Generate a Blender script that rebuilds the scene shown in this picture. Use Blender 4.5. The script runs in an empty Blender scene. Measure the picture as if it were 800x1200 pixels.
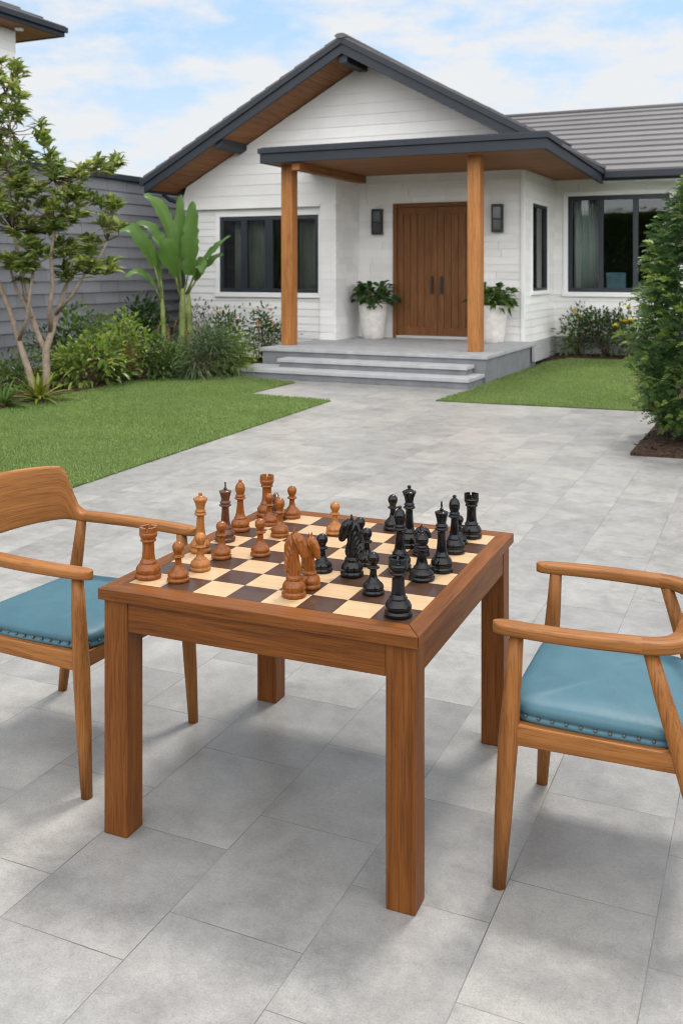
import bpy, bmesh, math, random
import numpy as np
from mathutils import Vector, Matrix, noise as mnoise

R = math.radians
random.seed(7)
scene = bpy.context.scene
col = scene.collection
F_PX, HOR, CAM_H = 1144.0, 316.0, 1.72


def at(x, y, d):
    """a point of the place at depth d, seen at (x, y) of the 800 x 1200 photograph"""
    return Vector(((x - 400) * d / F_PX, d, CAM_H + (HOR - y) * d / F_PX))


# ------------------------------------------------------------------ materials
def mat_base(name, rough=0.6, spec=0.4):
    m = bpy.data.materials.new(name)
    m.use_nodes = True
    nt = m.node_tree
    b = nt.nodes['Principled BSDF']
    b.inputs['Roughness'].default_value = rough
    b.inputs['Specular IOR Level'].default_value = spec
    return m, nt, b


def N(nt, kind, **kw):
    n = nt.nodes.new(kind)
    for k, v in kw.items():
        if k in n.inputs:
            n.inputs[k].default_value = v
        else:
            setattr(n, k, v)
    return n


def ramp(nt, fac, stops, interp='LINEAR'):
    r = nt.nodes.new('ShaderNodeValToRGB')
    r.color_ramp.interpolation = interp
    e = r.color_ramp.elements
    while len(e) < len(stops):
        e.new(0.5)
    for i, (p, c) in enumerate(stops):
        e[i].position = p
        e[i].color = (*c, 1) if len(c) == 3 else c
    nt.links.new(fac, r.inputs['Fac'])
    return r.outputs['Color']


def mix(nt, fac, a, b, mode='MIX'):
    n = nt.nodes.new('ShaderNodeMix')
    n.data_type = 'RGBA'
    n.blend_type = mode
    for sock, val in ((n.inputs[0], fac), (n.inputs[6], a), (n.inputs[7], b)):
        if hasattr(val, 'is_output'):
            nt.links.new(val, sock)
        elif isinstance(val, (int, float)):
            sock.default_value = val
        else:
            sock.default_value = (*val, 1)
    return n.outputs[2]


def coords(nt, scale=(1, 1, 1), rot=(0, 0, 0), loc=(0, 0, 0), src='Object', jitter=0.0):
    tc = nt.nodes.new('ShaderNodeTexCoord')
    out = tc.outputs[src]
    if jitter:
        oi = nt.nodes.new('ShaderNodeObjectInfo')
        mul = N(nt, 'ShaderNodeMath', operation='MULTIPLY')
        mul.inputs[1].default_value = jitter
        nt.links.new(oi.outputs['Random'], mul.inputs[0])
        add = N(nt, 'ShaderNodeVectorMath', operation='ADD')
        nt.links.new(out, add.inputs[0])
        nt.links.new(mul.outputs[0], add.inputs[1])
        out = add.outputs[0]
    mp = nt.nodes.new('ShaderNodeMapping')
    mp.inputs['Scale'].default_value = scale
    mp.inputs['Rotation'].default_value = rot
    mp.inputs['Location'].default_value = loc
    nt.links.new(out, mp.inputs['Vector'])
    return mp.outputs[0]


def noise(nt, vec, scale, detail=4, rough=0.55, dist=0.0):
    n = N(nt, 'ShaderNodeTexNoise')
    n.inputs['Scale'].default_value = scale
    n.inputs['Detail'].default_value = detail
    n.inputs['Roughness'].default_value = rough
    n.inputs['Distortion'].default_value = dist
    nt.links.new(vec, n.inputs['Vector'])
    return n.outputs['Fac']


def bump(nt, b, h, strength=0.3, dist=0.01):
    n = N(nt, 'ShaderNodeBump')
    n.inputs['Strength'].default_value = strength
    n.inputs['Distance'].default_value = dist
    nt.links.new(h, n.inputs['Height'])
    nt.links.new(n.outputs[0], b.inputs['Normal'])


def wood(name, dark, mid, light, axis='x', rough=0.42, coat=0.0, s=1.0, bmp=0.12, src='Object', gs=0.72):
    m, nt, b = mat_base(name, rough)
    k = {'x': 0, 'y': 1, 'z': 2}[axis]
    sc = [9 * s] * 3
    sc[k] = 0.8 * s
    v = coords(nt, sc, src=src, jitter=7.0)
    n1 = noise(nt, v, 2.2, 6, 0.68, 0.9)
    c = ramp(nt, n1, [(0.15, dark), (0.5, mid), (0.88, light)])
    scm = [48 * s] * 3
    scm[k] = 1.6 * s
    nm = noise(nt, coords(nt, scm, src=src, jitter=5.0), 1.0, 5, 0.6, 0.25)
    c = mix(nt, 0.9 * gs, c, ramp(nt, nm, [(0.30, (0.66, 0.63, 0.60)), (0.52, (1.02, 1.0, 0.98)), (0.75, (1.20, 1.20, 1.18))]), 'MULTIPLY')
    sc2 = [230 * s] * 3
    sc2[k] = 6.0 * s
    v2 = coords(nt, sc2, src=src, jitter=3.0)
    n2 = noise(nt, v2, 1.0, 4, 0.65)
    g = ramp(nt, n2, [(0.36, (0.50, 0.46, 0.42)), (0.52, (1.04, 1.03, 1.02))])
    c = mix(nt, gs, c, g, 'MULTIPLY')
    sc3 = [2.4] * 3
    sc3[k] = 0.9
    n3 = noise(nt, coords(nt, sc3, src=src, jitter=11.0), 1.0, 2)
    c = mix(nt, 0.5, c, ramp(nt, n3, [(0.3, (0.78, 0.76, 0.74)), (0.7, (1.15, 1.12, 1.08))]), 'MULTIPLY')
    nt.links.new(c, b.inputs['Base Color'])
    bump(nt, b, n2, bmp, 0.002)
    b.inputs['Coat Weight'].default_value = coat
    b.inputs['Specular IOR Level'].default_value = 0.2
    b.inputs['Coat Roughness'].default_value = 0.06
    return m


def plain(name, c, rough=0.6, var=0.15, scale=6.0, spec=0.4, metal=0.0, bmp=0.05, fine=80.0):
    m, nt, b = mat_base(name, rough, spec)
    v = coords(nt)
    n1 = noise(nt, v, scale, 5)
    lo = tuple(x * (1 - var) for x in c)
    hi = tuple(min(1, x * (1 + var)) for x in c)
    nt.links.new(ramp(nt, n1, [(0.3, lo), (0.7, hi)]), b.inputs['Base Color'])
    b.inputs['Metallic'].default_value = metal
    if bmp:
        bump(nt, b, noise(nt, v, fine, 3), bmp, 0.004)
    return m


def leafmat(name, stops, trans=0.3, rough=0.42, nscale=2.3, wn=0.35):
    m, nt, b = mat_base(name, rough, 0.35)
    g = nt.nodes.new('ShaderNodeNewGeometry')
    n1 = noise(nt, coords(nt), nscale, 4)
    a = N(nt, 'ShaderNodeMath', operation='MULTIPLY_ADD')
    nt.links.new(g.outputs['Random Per Island'], a.inputs[0])
    a.inputs[1].default_value = 1.0 - wn
    sub = N(nt, 'ShaderNodeMath', operation='MULTIPLY')
    nt.links.new(n1, sub.inputs[0])
    sub.inputs[1].default_value = wn
    nt.links.new(sub.outputs[0], a.inputs[2])
    c = ramp(nt, a.outputs[0], stops)
    nt.links.new(c, b.inputs['Base Color'])
    t = nt.nodes.new('ShaderNodeBsdfTranslucent')
    c2 = mix(nt, 1.0, c, (1.25, 1.3, 0.7), 'MULTIPLY')
    nt.links.new(c2, t.inputs['Color'])
    ms = nt.nodes.new('ShaderNodeMixShader')
    ms.inputs[0].default_value = trans
    nt.links.new(b.outputs[0], ms.inputs[1])
    nt.links.new(t.outputs[0], ms.inputs[2])
    nt.links.new(ms.outputs[0], nt.nodes['Material Output'].inputs['Surface'])
    return m


# table and chairs
TD, TM, TL = (0.082, 0.026, 0.005), (0.150, 0.050, 0.009), (0.215, 0.080, 0.017)
M = {}
for ax in 'xyz':
    M['table_' + ax] = wood('table wood ' + ax, TD, TM, TL, ax, 0.48, 0.0)
    M['chair_' + ax] = wood('chair wood ' + ax, (0.15, 0.060, 0.016), (0.255, 0.104, 0.029), (0.345, 0.155, 0.048), ax, 0.46, 0.0)
    M['post_' + ax] = wood('porch post wood ' + ax, (0.24, 0.10, 0.032), (0.37, 0.16, 0.052), (0.47, 0.225, 0.08), ax, 0.5, 0.0, 0.7)
    M['door_' + ax] = wood('door wood ' + ax, (0.10, 0.042, 0.016), (0.175, 0.075, 0.028), (0.25, 0.115, 0.045), ax, 0.5, 0.0, 0.8)
    M['soffit_' + ax] = wood('soffit wood ' + ax, (0.20, 0.086, 0.032), (0.30, 0.132, 0.052), (0.39, 0.18, 0.074), ax, 0.6, 0.0, 0.5)
M['chair_bent'] = wood('bent chair wood', (0.15, 0.060, 0.016), (0.255, 0.104, 0.029), (0.345, 0.155, 0.048), 'x', 0.46, 0.0, src='UV')
M['light_square'] = wood('maple veneer', (0.42, 0.28, 0.155), (0.48, 0.33, 0.19), (0.53, 0.375, 0.225), 'x', 0.36, 0.12, 1.2, 0.03, gs=0.28)
M['dark_square'] = wood('wenge veneer', (0.032, 0.015, 0.009), (0.055, 0.027, 0.016), (0.08, 0.041, 0.025), 'x', 0.36, 0.12, 1.2, 0.03, gs=0.28)
M['brown_piece'] = wood('brown lacquered wood', (0.105, 0.028, 0.004), (0.215, 0.064, 0.008), (0.31, 0.102, 0.016), 'z', 0.16, 0.25, 5.0, 0.01)
M['tan_piece'] = wood('tan lacquered wood', (0.21, 0.076, 0.016), (0.33, 0.128, 0.030), (0.42, 0.18, 0.050), 'z', 0.17, 0.25, 5.0, 0.01)
M['dark_piece'] = wood('dark lacquered wood', (0.035, 0.011, 0.005), (0.085, 0.027, 0.010), (0.135, 0.046, 0.018), 'z', 0.24, 0.6, 2.5, 0.03)
M['black_piece'] = plain('black lacquer', (0.005, 0.005, 0.006), 0.10, 0.3, 30, 0.30, 0, 0.0)
M['brass'] = plain('dull brass tack', (0.11, 0.10, 0.08), 0.45, 0.2, 20, 0.5, 0.3, 0)
M['foot_pad'] = plain('dark rubber', (0.02, 0.018, 0.016), 0.7)


def leather():
    m, nt, b = mat_base('teal leather', 0.46, 0.4)
    v = coords(nt)
    n1 = noise(nt, v, 7, 4)
    c = ramp(nt, n1, [(0.3, (0.037, 0.104, 0.138)), (0.7, (0.052, 0.132, 0.170))])
    nt.links.new(c, b.inputs['Base Color'])
    vo = N(nt, 'ShaderNodeTexVoronoi', feature='DISTANCE_TO_EDGE')
    vo.inputs['Scale'].default_value = 420
    nt.links.new(v, vo.inputs['Vector'])
    add = N(nt, 'ShaderNodeMath', operation='MULTIPLY_ADD')
    nt.links.new(n1, add.inputs[0])
    add.inputs[1].default_value = 2.0
    nt.links.new(vo.outputs[0], add.inputs[2])
    bump(nt, b, add.outputs[0], 0.2, 0.003)
    return m


M['leather'] = leather()


# paving
def paving_mat():
    m, nt, b = mat_base('large grey porcelain pavers', 0.45, 0.5)
    v = coords(nt, (1, 1, 1), (0, 0, R(90)))
    # swap to (v, u): rotate by 90 degrees
    bt = N(nt, 'ShaderNodeTexBrick', offset=0.4, offset_frequency=2, squash=1.0, squash_frequency=2)
    bt.inputs['Color1'].default_value = (0, 0, 0, 1)
    bt.inputs['Color2'].default_value = (1, 1, 1, 1)
    bt.inputs['Mortar'].default_value = (0.5, 0.5, 0.5, 1)
    bt.inputs['Scale'].default_value = 1.0
    bt.inputs['Mortar Size'].default_value = 0.0018
    bt.inputs['Mortar Smooth'].default_value = 0.3
    bt.inputs['Brick Width'].default_value = 0.505
    bt.inputs['Row Height'].default_value = 0.398
    nt.links.new(v, bt.inputs['Vector'])
    # per-paver offset of the cloud pattern
    vo = coords(nt)
    addv = N(nt, 'ShaderNodeVectorMath', operation='MULTIPLY_ADD')
    nt.links.new(bt.outputs['Color'], addv.inputs[0])
    addv.inputs[1].default_value = (13, 7, 5)
    nt.links.new(vo, addv.inputs[2])
    big = noise(nt, addv.outputs[0], 4.5, 6, 0.62, 0.4)
    mid_ = noise(nt, addv.outputs[0], 22, 5, 0.65)
    fine = noise(nt, vo, 190, 3, 0.7)
    c = ramp(nt, big, [(0.26, (0.186, 0.181, 0.174)), (0.5, (0.248, 0.242, 0.232)), (0.76, (0.305, 0.297, 0.284))])
    c = mix(nt, 0.6, c, ramp(nt, mid_, [(0.3, (0.86, 0.86, 0.865)), (0.7, (1.12, 1.115, 1.11))]), 'MULTIPLY')
    c = mix(nt, 0.5, c, ramp(nt, fine, [(0.30, (0.60, 0.60, 0.60)), (0.48, (0.98, 0.98, 0.98)), (0.72, (1.30, 1.30, 1.29))]), 'MULTIPLY')
    grit = noise(nt, vo, 75, 4, 0.75)
    c = mix(nt, 0.5, c, ramp(nt, grit, [(0.32, (0.76, 0.755, 0.75)), (0.5, (1, 1, 1)), (0.7, (1.14, 1.14, 1.13))]), 'MULTIPLY')
    tone = ramp(nt, bt.outputs['Color'], [(0.0, (0.88, 0.885, 0.895)), (1.0, (1.11, 1.10, 1.075))])
    c = mix(nt, 0.9, c, tone, 'MULTIPLY')
    stain = noise(nt, vo, 0.55, 5, 0.6, 0.3)
    c = mix(nt, 0.6, c, ramp(nt, stain, [(0.34, (0.82, 0.825, 0.83)), (0.60, (1.06, 1.055, 1.05))]), 'MULTIPLY')
    jn = noise(nt, vo, 3.0, 3)
    jc = ramp(nt, jn, [(0.34, (0.07, 0.068, 0.064)), (0.66, (0.20, 0.195, 0.186))])
    c = mix(nt, bt.outputs['Fac'], c, jc)
    nt.links.new(c, b.inputs['Base Color'])
    rr = ramp(nt, mid_, [(0.3, (0.30, 0.30, 0.30)), (0.7, (0.46, 0.46, 0.46))])
    nt.links.new(rr, b.inputs['Roughness'])
    h = N(nt, 'ShaderNodeMath', operation='MULTIPLY_ADD')
    nt.links.new(bt.outputs['Fac'], h.inputs[0])
    h.inputs[1].default_value = -1.5
    nt.links.new(fine, h.inputs[2])
    bump(nt, b, h.outputs[0], 0.25, 0.0015)
    return m


M['paving'] = paving_mat()


def paint_clad(name, c, var=0.06, rough=0.55, streak=True):
    m, nt, b = mat_base(name, rough, 0.3)
    g = nt.nodes.new('ShaderNodeNewGeometry')
    v = coords(nt)
    n1 = noise(nt, v, 1.4, 6, 0.6)
    n2 = noise(nt, coords(nt, (2, 2, 40)), 4, 4)
    cc = ramp(nt, n1, [(0.25, tuple(x * (1 - var) for x in c)), (0.75, tuple(min(0.95, x * (1 + var * 0.5)) for x in c))])
    rn = ramp(nt, g.outputs['Random Per Island'], [(0, (1 - var, 1 - var, 1 - var)), (1, (1 + var * 0.4, 1 + var * 0.4, 1 + var * 0.4))])
    cc = mix(nt, 1.0, cc, rn, 'MULTIPLY')
    nt.links.new(cc, b.inputs['Base Color'])
    bump(nt, b, n2, 0.12, 0.004)
    return m


M['white_clad'] = paint_clad('white painted boards', (0.78, 0.775, 0.762), 0.08)
M['white_trim'] = paint_clad('white trim', (0.80, 0.80, 0.79), 0.03)
M['grey_clad'] = paint_clad('grey stained boards', (0.19, 0.195, 0.212), 0.16, 0.6)
M['charcoal'] = plain('charcoal painted metal', (0.019, 0.024, 0.032), 0.5, 0.12, 3, 0.3, 0, 0.03)
M['frame_dark'] = plain('dark window frame', (0.020, 0.027, 0.035), 0.4, 0.1, 3, 0.45, 0, 0)
M['roof_tile'] = paint_clad('grey concrete roof tiles', (0.105, 0.099, 0.101), 0.12, 0.6)
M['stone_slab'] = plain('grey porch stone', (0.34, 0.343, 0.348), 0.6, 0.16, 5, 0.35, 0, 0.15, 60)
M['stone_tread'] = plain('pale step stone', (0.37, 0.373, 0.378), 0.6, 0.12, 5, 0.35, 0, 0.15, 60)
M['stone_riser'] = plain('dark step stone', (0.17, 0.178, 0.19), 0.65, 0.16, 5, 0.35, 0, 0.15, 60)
M['pot'] = plain('rough white plaster pot', (0.60, 0.575, 0.54), 0.75, 0.12, 9, 0.3, 0, 0.4, 40)
M['soil'] = plain('dark soil', (0.028, 0.018, 0.012), 0.9, 0.5, 25, 0.2, 0, 0.8, 70)
M['mulch'] = plain('bark mulch', (0.045, 0.026, 0.017), 0.9, 0.6, 30, 0.2, 0, 0.9, 60)
M['earth'] = plain('far ground', (0.07, 0.08, 0.04), 0.9, 0.3, 0.5, 0.2, 0, 0.2, 3)
M['lawn_base'] = plain('lawn thatch', (0.06, 0.085, 0.026), 0.9, 0.35, 4, 0.2, 0, 0.6, 60)
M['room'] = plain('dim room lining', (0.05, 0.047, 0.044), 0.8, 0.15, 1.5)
M['curtain'] = plain('pale curtain cloth', (0.62, 0.64, 0.62), 0.85, 0.05, 3)
M['beige_blind'] = plain('beige blind', (0.20, 0.19, 0.165), 0.85, 0.08, 3)
M['blue_cloth'] = plain('pale blue cloth', (0.25, 0.40, 0.50), 0.8)
M['lamp_white'] = plain('white lamp', (0.8, 0.8, 0.78), 0.5)
M['black_metal'] = plain('black metal', (0.014, 0.014, 0.015), 0.4, 0.1, 4)
M['frosted'] = plain('lantern glass', (0.08, 0.088, 0.10), 0.2, 0.1, 6, 0.6)
M['smoke_glass'] = plain('dark lantern glass', (0.05, 0.055, 0.06), 0.15, 0.1, 6, 0.6)
M['steel'] = plain('threshold metal', (0.55, 0.55, 0.55), 0.4, 0.05, 5, 0.5, 0.6)
M['bark'] = plain('pale smooth bark', (0.27, 0.21, 0.16), 0.8, 0.25, 14, 0.3, 0, 0.5, 40)
M['twig'] = plain('brown twig', (0.085, 0.06, 0.035), 0.85, 0.3, 14, 0.3, 0, 0.4, 40)
M['pseudostem'] = plain('banana stem', (0.16, 0.20, 0.055), 0.6, 0.45, 9, 0.35, 0, 0.3, 30)
M['dry_sheath'] = plain('dry banana sheath', (0.12, 0.065, 0.03), 0.85, 0.4, 12)


def glass():
    m = bpy.data.materials.new('window glass')
    m.use_nodes = True
    nt = m.node_tree
    nt.nodes.remove(nt.nodes['Principled BSDF'])
    fr = N(nt, 'ShaderNodeFresnel')
    fr.inputs['IOR'].default_value = 1.5
    tr = N(nt, 'ShaderNodeBsdfTransparent')
    tr.inputs['Color'].default_value = (0.85, 0.90, 0.89, 1)
    gl = N(nt, 'ShaderNodeBsdfGlossy')
    gl.inputs['Roughness'].default_value = 0.02
    ms = N(nt, 'ShaderNodeMixShader')
    nt.links.new(fr.outputs[0], ms.inputs[0])
    nt.links.new(tr.outputs[0], ms.inputs[1])
    nt.links.new(gl.outputs[0], ms.inputs[2])
    nt.links.new(ms.outputs[0], nt.nodes['Material Output'].inputs['Surface'])
    return m


M['glass'] = glass()

LF = {
    'olive': leafmat('olive whorl leaves', [(0.1, (0.036, 0.068, 0.018)), (0.4, (0.105, 0.155, 0.036)), (0.7, (0.22, 0.26, 0.065)), (0.92, (0.38, 0.33, 0.10))], 0.32),
    'bright': leafmat('bright green leaves', [(0.1, (0.055, 0.10, 0.018)), (0.45, (0.13, 0.21, 0.036)), (0.85, (0.28, 0.33, 0.07))], 0.32),
    'mid': leafmat('mid green leaves', [(0.1, (0.026, 0.06, 0.013)), (0.5, (0.06, 0.115, 0.022)), (0.9, (0.12, 0.18, 0.04))], 0.3),
    'deep': leafmat('deep green leaves', [(0.1, (0.012, 0.032, 0.010)), (0.5, (0.03, 0.068, 0.018)), (0.9, (0.06, 0.115, 0.03))], 0.22),
    'grey': leafmat('grey green leaves', [(0.1, (0.035, 0.06, 0.025)), (0.5, (0.075, 0.115, 0.05)), (0.9, (0.13, 0.17, 0.08))], 0.25),
    'purple': leafmat('purplish leaves', [(0.1, (0.02, 0.014, 0.014)), (0.5, (0.045, 0.03, 0.028)), (0.9, (0.06, 0.075, 0.035))], 0.2),
    'reddish': leafmat('reddish green leaves', [(0.1, (0.05, 0.06, 0.015)), (0.5, (0.11, 0.085, 0.025)), (0.9, (0.2, 0.09, 0.04))], 0.3),
    'yellow': leafmat('yellow green straps', [(0.1, (0.09, 0.13, 0.02)), (0.5, (0.2, 0.23, 0.035)), (0.9, (0.36, 0.34, 0.06))], 0.3),
    'banana': leafmat('banana blade', [(0.1, (0.042, 0.105, 0.022)), (0.5, (0.085, 0.17, 0.036)), (0.9, (0.16, 0.27, 0.06))], 0.38, 0.36),
    'conifer': leafmat('conifer sprays', [(0.1, (0.022, 0.052, 0.018)), (0.5, (0.046, 0.10, 0.030)), (0.85, (0.085, 0.155, 0.045))], 0.2, 0.5),
    'conifer_tip': leafmat('young conifer tips', [(0.1, (0.09, 0.16, 0.035)), (0.5, (0.17, 0.25, 0.05)), (0.9, (0.28, 0.33, 0.08))], 0.25, 0.5),
    'grass': leafmat('lawn blades', [(0.1, (0.084, 0.138, 0.038)), (0.45, (0.146, 0.216, 0.060)), (0.8, (0.215, 0.28, 0.088)), (0.97, (0.34, 0.31, 0.14))], 0.3, 0.5, 1.1, 0.55),
    'orange': leafmat('orange petals', [(0.2, (0.75, 0.28, 0.10)), (0.8, (0.85, 0.45, 0.25))], 0.3),
    'yellowfl': leafmat('yellow petals', [(0.2, (0.75, 0.50, 0.03)), (0.8, (0.85, 0.68, 0.08))], 0.3),
    'pink': leafmat('pale pink petals', [(0.2, (0.75, 0.45, 0.38)), (0.8, (0.85, 0.62, 0.5))], 0.3),
}


# ------------------------------------------------------------------ object helpers
class MB:
    def __init__(self):
        self.v, self.f, self.mi, self.sm = [], [], [], []

    def face(self, idx, mi=0, smooth=False):
        self.f.append(tuple(idx))
        self.mi.append(mi)
        self.sm.append(smooth)

    def quad(self, a, b, c, d, mi=0, smooth=False):
        n = len(self.v)
        self.v += [tuple(a), tuple(b), tuple(c), tuple(d)]
        self.face((n, n + 1, n + 2, n + 3), mi, smooth)

    def box(self, x0, x1, y0, y1, z0, z1, mi=0):
        n = len(self.v)
        self.v += [(x, y, z) for z in (z0, z1) for y in (y0, y1) for x in (x0, x1)]
        for q in ((0, 2, 3, 1), (4, 5, 7, 6), (0, 1, 5, 4), (2, 6, 7, 3), (0, 4, 6, 2), (1, 3, 7, 5)):
            self.face([n + i for i in q], mi)

    def prism(self, poly, z0, z1, mi=0):
        """poly of (x, y) extruded in z"""
        n = len(self.v)
        k = len(poly)
        self.v += [(x, y, z0) for x, y in poly] + [(x, y, z1) for x, y in poly]
        self.face([n + i for i in range(k)][::-1], mi)
        self.face([n + k + i for i in range(k)], mi)
        for i in range(k):
            j = (i + 1) % k
            self.face((n + i, n + j, n + k + j, n + k + i), mi)

    def hull8(self, pts, mi=0):
        """8 points: bottom four then top four, same order"""
        n = len(self.v)
        self.v += [tuple(p) for p in pts]
        for q in ((3, 2, 1, 0), (4, 5, 6, 7), (0, 1, 5, 4), (1, 2, 6, 5), (2, 3, 7, 6), (3, 0, 4, 7)):
            self.face([n + i for i in q], mi)

    def lathe(self, prof, seg=32, c=(0, 0, 0), mi=0, smooth=True):
        n = len(self.v)
        for r, z in prof:
            for k in range(seg):
                a = 2 * math.pi * k / seg
                self.v.append((c[0] + r * math.cos(a), c[1] + r * math.sin(a), c[2] + z))
        for i in range(len(prof) - 1):
            for k in range(seg):
                k2 = (k + 1) % seg
                self.face((n + i * seg + k, n + i * seg + k2, n + (i + 1) * seg + k2, n + (i + 1) * seg + k), mi, smooth)
        self.face([n + k for k in range(seg)][::-1], mi)
        m0 = n + (len(prof) - 1) * seg
        self.face([m0 + k for k in range(seg)], mi)

    def tube(self, pts, rad, seg=10, mi=0, flat=(1, 1), up=None, smooth=True):
        """swept ellipse; rad per point (number or (ra, rb)); ra lies along 'up' made square to the path"""
        pts = [Vector(p) for p in pts]
        n = len(self.v)
        u = None
        for i, p in enumerate(pts):
            t = (pts[min(i + 1, len(pts) - 1)] - pts[max(i - 1, 0)]).normalized()
            if up is not None:
                u = Vector(up)
            elif u is None:
                u = Vector((0, 0, 1)) if abs(t.z) < 0.9 else Vector((1, 0, 0))
            u = (u - t * u.dot(t)).normalized()
            w = t.cross(u)
            r = rad[i] if isinstance(rad, (list, tuple)) else rad
            ra, rb = (r if isinstance(r, (list, tuple)) else (r * flat[0], r * flat[1]))
            for k in range(seg):
                a = 2 * math.pi * k / seg
                self.v.append(tuple(p + u * (ra * math.cos(a)) + w * (rb * math.sin(a))))
        for i in range(len(pts) - 1):
            for k in range(seg):
                k2 = (k + 1) % seg
                self.face((n + i * seg + k, n + i * seg + k2, n + (i + 1) * seg + k2, n + (i + 1) * seg + k), mi, smooth)
        self.face([n + k for k in range(seg)][::-1], mi)
        m0 = n + (len(pts) - 1) * seg
        self.face([m0 + k for k in range(seg)], mi)

    def build(self, name, mats, parent=None, bevel=0.0, bseg=2, recalc=True):
        me = bpy.data.meshes.new(name)
        me.from_pydata(self.v, [], self.f)
        for m in (mats if isinstance(mats, (list, tuple)) else [mats]):
            me.materials.append(m)
        me.polygons.foreach_set('material_index', self.mi)
        me.polygons.foreach_set('use_smooth', self.sm)
        if recalc:
            bm = bmesh.new()
            bm.from_mesh(me)
            bmesh.ops.recalc_face_normals(bm, faces=bm.faces)
            bm.to_mesh(me)
            bm.free()
        me.update()
        o = bpy.data.objects.new(name, me)
        col.objects.link(o)
        if parent:
            o.parent = parent
        if bevel:
            b = o.modifiers.new('edge', 'BEVEL')
            b.width = bevel
            b.segments = bseg
            b.limit_method = 'ANGLE'
            b.angle_limit = R(35)
            b.harden_normals = False
        return o


def tag(o, label=None, cat=None, group=None, kind=None):
    if label:
        o['label'] = label
    if cat:
        o['category'] = cat
    if group:
        o['group'] = group
    if kind:
        o['kind'] = kind
    return o


def empty(name, loc, rz=0.0, label=None, cat=None, group=None):
    o = bpy.data.objects.new(name, None)
    col.objects.link(o)
    o.location = loc
    o.rotation_euler = (0, 0, rz)
    o.empty_display_size = 0.1
    return tag(o, label, cat, group)


def np_mesh(name, verts, faces, mats, parent=None, mi=None, smooth=False):
    """verts (n,3), faces (m,k) arrays"""
    me = bpy.data.meshes.new(name)
    verts = np.asarray(verts, dtype=np.float32)
    faces = np.asarray(faces, dtype=np.int32)
    k = faces.shape[1]
    me.vertices.add(len(verts))
    me.vertices.foreach_set('co', verts.ravel())
    me.loops.add(faces.size)
    me.loops.foreach_set('vertex_index', faces.ravel())
    me.polygons.add(len(faces))
    me.polygons.foreach_set('loop_start', np.arange(0, faces.size, k, dtype=np.int32))
    if mi is not None:
        me.polygons.foreach_set('material_index', np.asarray(mi, dtype=np.int32))
    me.polygons.foreach_set('use_smooth', np.full(len(faces), smooth))
    for m in (mats if isinstance(mats, (list, tuple)) else [mats]):
        me.materials.append(m)
    me.update(calc_edges=True)
    o = bpy.data.objects.new(name, me)
    col.objects.link(o)
    if parent:
        o.parent = parent
    return o


# leaves ---------------------------------------------------------------------
def norm(a):
    return a / np.maximum(np.linalg.norm(a, axis=-1, keepdims=True), 1e-9)


def leaves(pos, dirs, L, W, rng, fold=0.25, droop=0.25, wpos=0.45):
    """folded, bent leaf blades: 7 vertices and 8 triangles each"""
    n = len(pos)
    dirs = norm(dirs)
    up = np.tile(np.array([0, 0, 1.0]), (n, 1)) + rng.normal(0, 0.45, (n, 3))
    side = norm(np.cross(dirs, up))
    nor = norm(np.cross(side, dirs))
    L = np.broadcast_to(L, (n,))[:, None]
    W = np.broadcast_to(W, (n,))[:, None]
    dn = np.array([0, 0, -1.0])
    p0 = pos
    m1 = pos + dirs * L * wpos * 0.6 + dn * L * droop * 0.08
    m2 = pos + dirs * L * (wpos + 0.2) + dn * L * droop * 0.4
    tip = pos + dirs * L * 0.97 + dn * L * droop
    l1 = m1 + side * W * 0.46 + nor * W * fold
    r1 = m1 - side * W * 0.46 + nor * W * fold
    l2 = m2 + side * W * 0.40 + nor * W * fold * 0.8
    r2 = m2 - side * W * 0.40 + nor * W * fold * 0.8
    V = np.stack([p0, m1, m2, tip, l1, r1, l2, r2], axis=1).reshape(-1, 3)
    T = np.array([[0, 1, 4], [0, 5, 1], [1, 2, 4], [4, 2, 6], [1, 5, 2], [5, 7, 2], [2, 3, 6], [2, 7, 3]])
    Fc = (np.arange(n)[:, None, None] * 8 + T[None]).reshape(-1, 3)
    return V, Fc


def in_poly(x, y, poly):
    inside = np.zeros(len(x), bool)
    j = len(poly) - 1
    for i in range(len(poly)):
        xi, yi = poly[i]
        xj, yj = poly[j]
        c = ((yi > y) != (yj > y)) & (x < (xj - xi) * (y - yi) / (yj - yi + 1e-12) + xi)
        inside ^= c
        j = i
    return inside


# ------------------------------------------------------------------ frames of the place
HTH = R(25)
H0 = Vector((2.126, 15.492, 0))
HU = Vector((math.cos(HTH), -math.sin(HTH), 0))
HV = Vector((math.sin(HTH), math.cos(HTH), 0))


def hw(a, b, h=0.0):
    return H0 + HU * a + HV * b + Vector((0, 0, h))


# ------------------------------------------------------------------ ground
g = MB()
g.quad((-400, -400, -0.06), (400, -400, -0.06), (400, 400, -0.06), (-400, 400, -0.06))
tag(g.build('ground', M['earth']), kind='structure')

pv = MB()
pv.box(-8.5, 12, -8, 14, -0.05, 0.0)
pave = pv.build('paving', M['paving'])
pave.location = (-0.337, 2.893, 0)
pave.rotation_euler = (0, 0, -R(24))
tag(pave, kind='structure')

LAWN_L = [(-0.35, -13.5), (-0.53, -8.99), (-0.90, -3.43), (-2.23, -3.31), (-2.28, -1.80), (-3.62, -1.44), (-3.8, -1.38), (-4.17, -1.39),
          (-4.53, -1.84), (-4.6, -3.01), (-4.42, -4.74), (-4.2, -5.95), (-4.3, -9), (-4.3, -13.5)]
LAWN_R = [(0.34, -2.86), (2.92, -2.66), (3.0, 0.5), (9.0, 0.6), (9.0, 4.0), (0.62, 4.0), (0.41, 3.0), (0.41, -0.7), (0.40, -1.2), (0.42, -1.6)]


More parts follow.
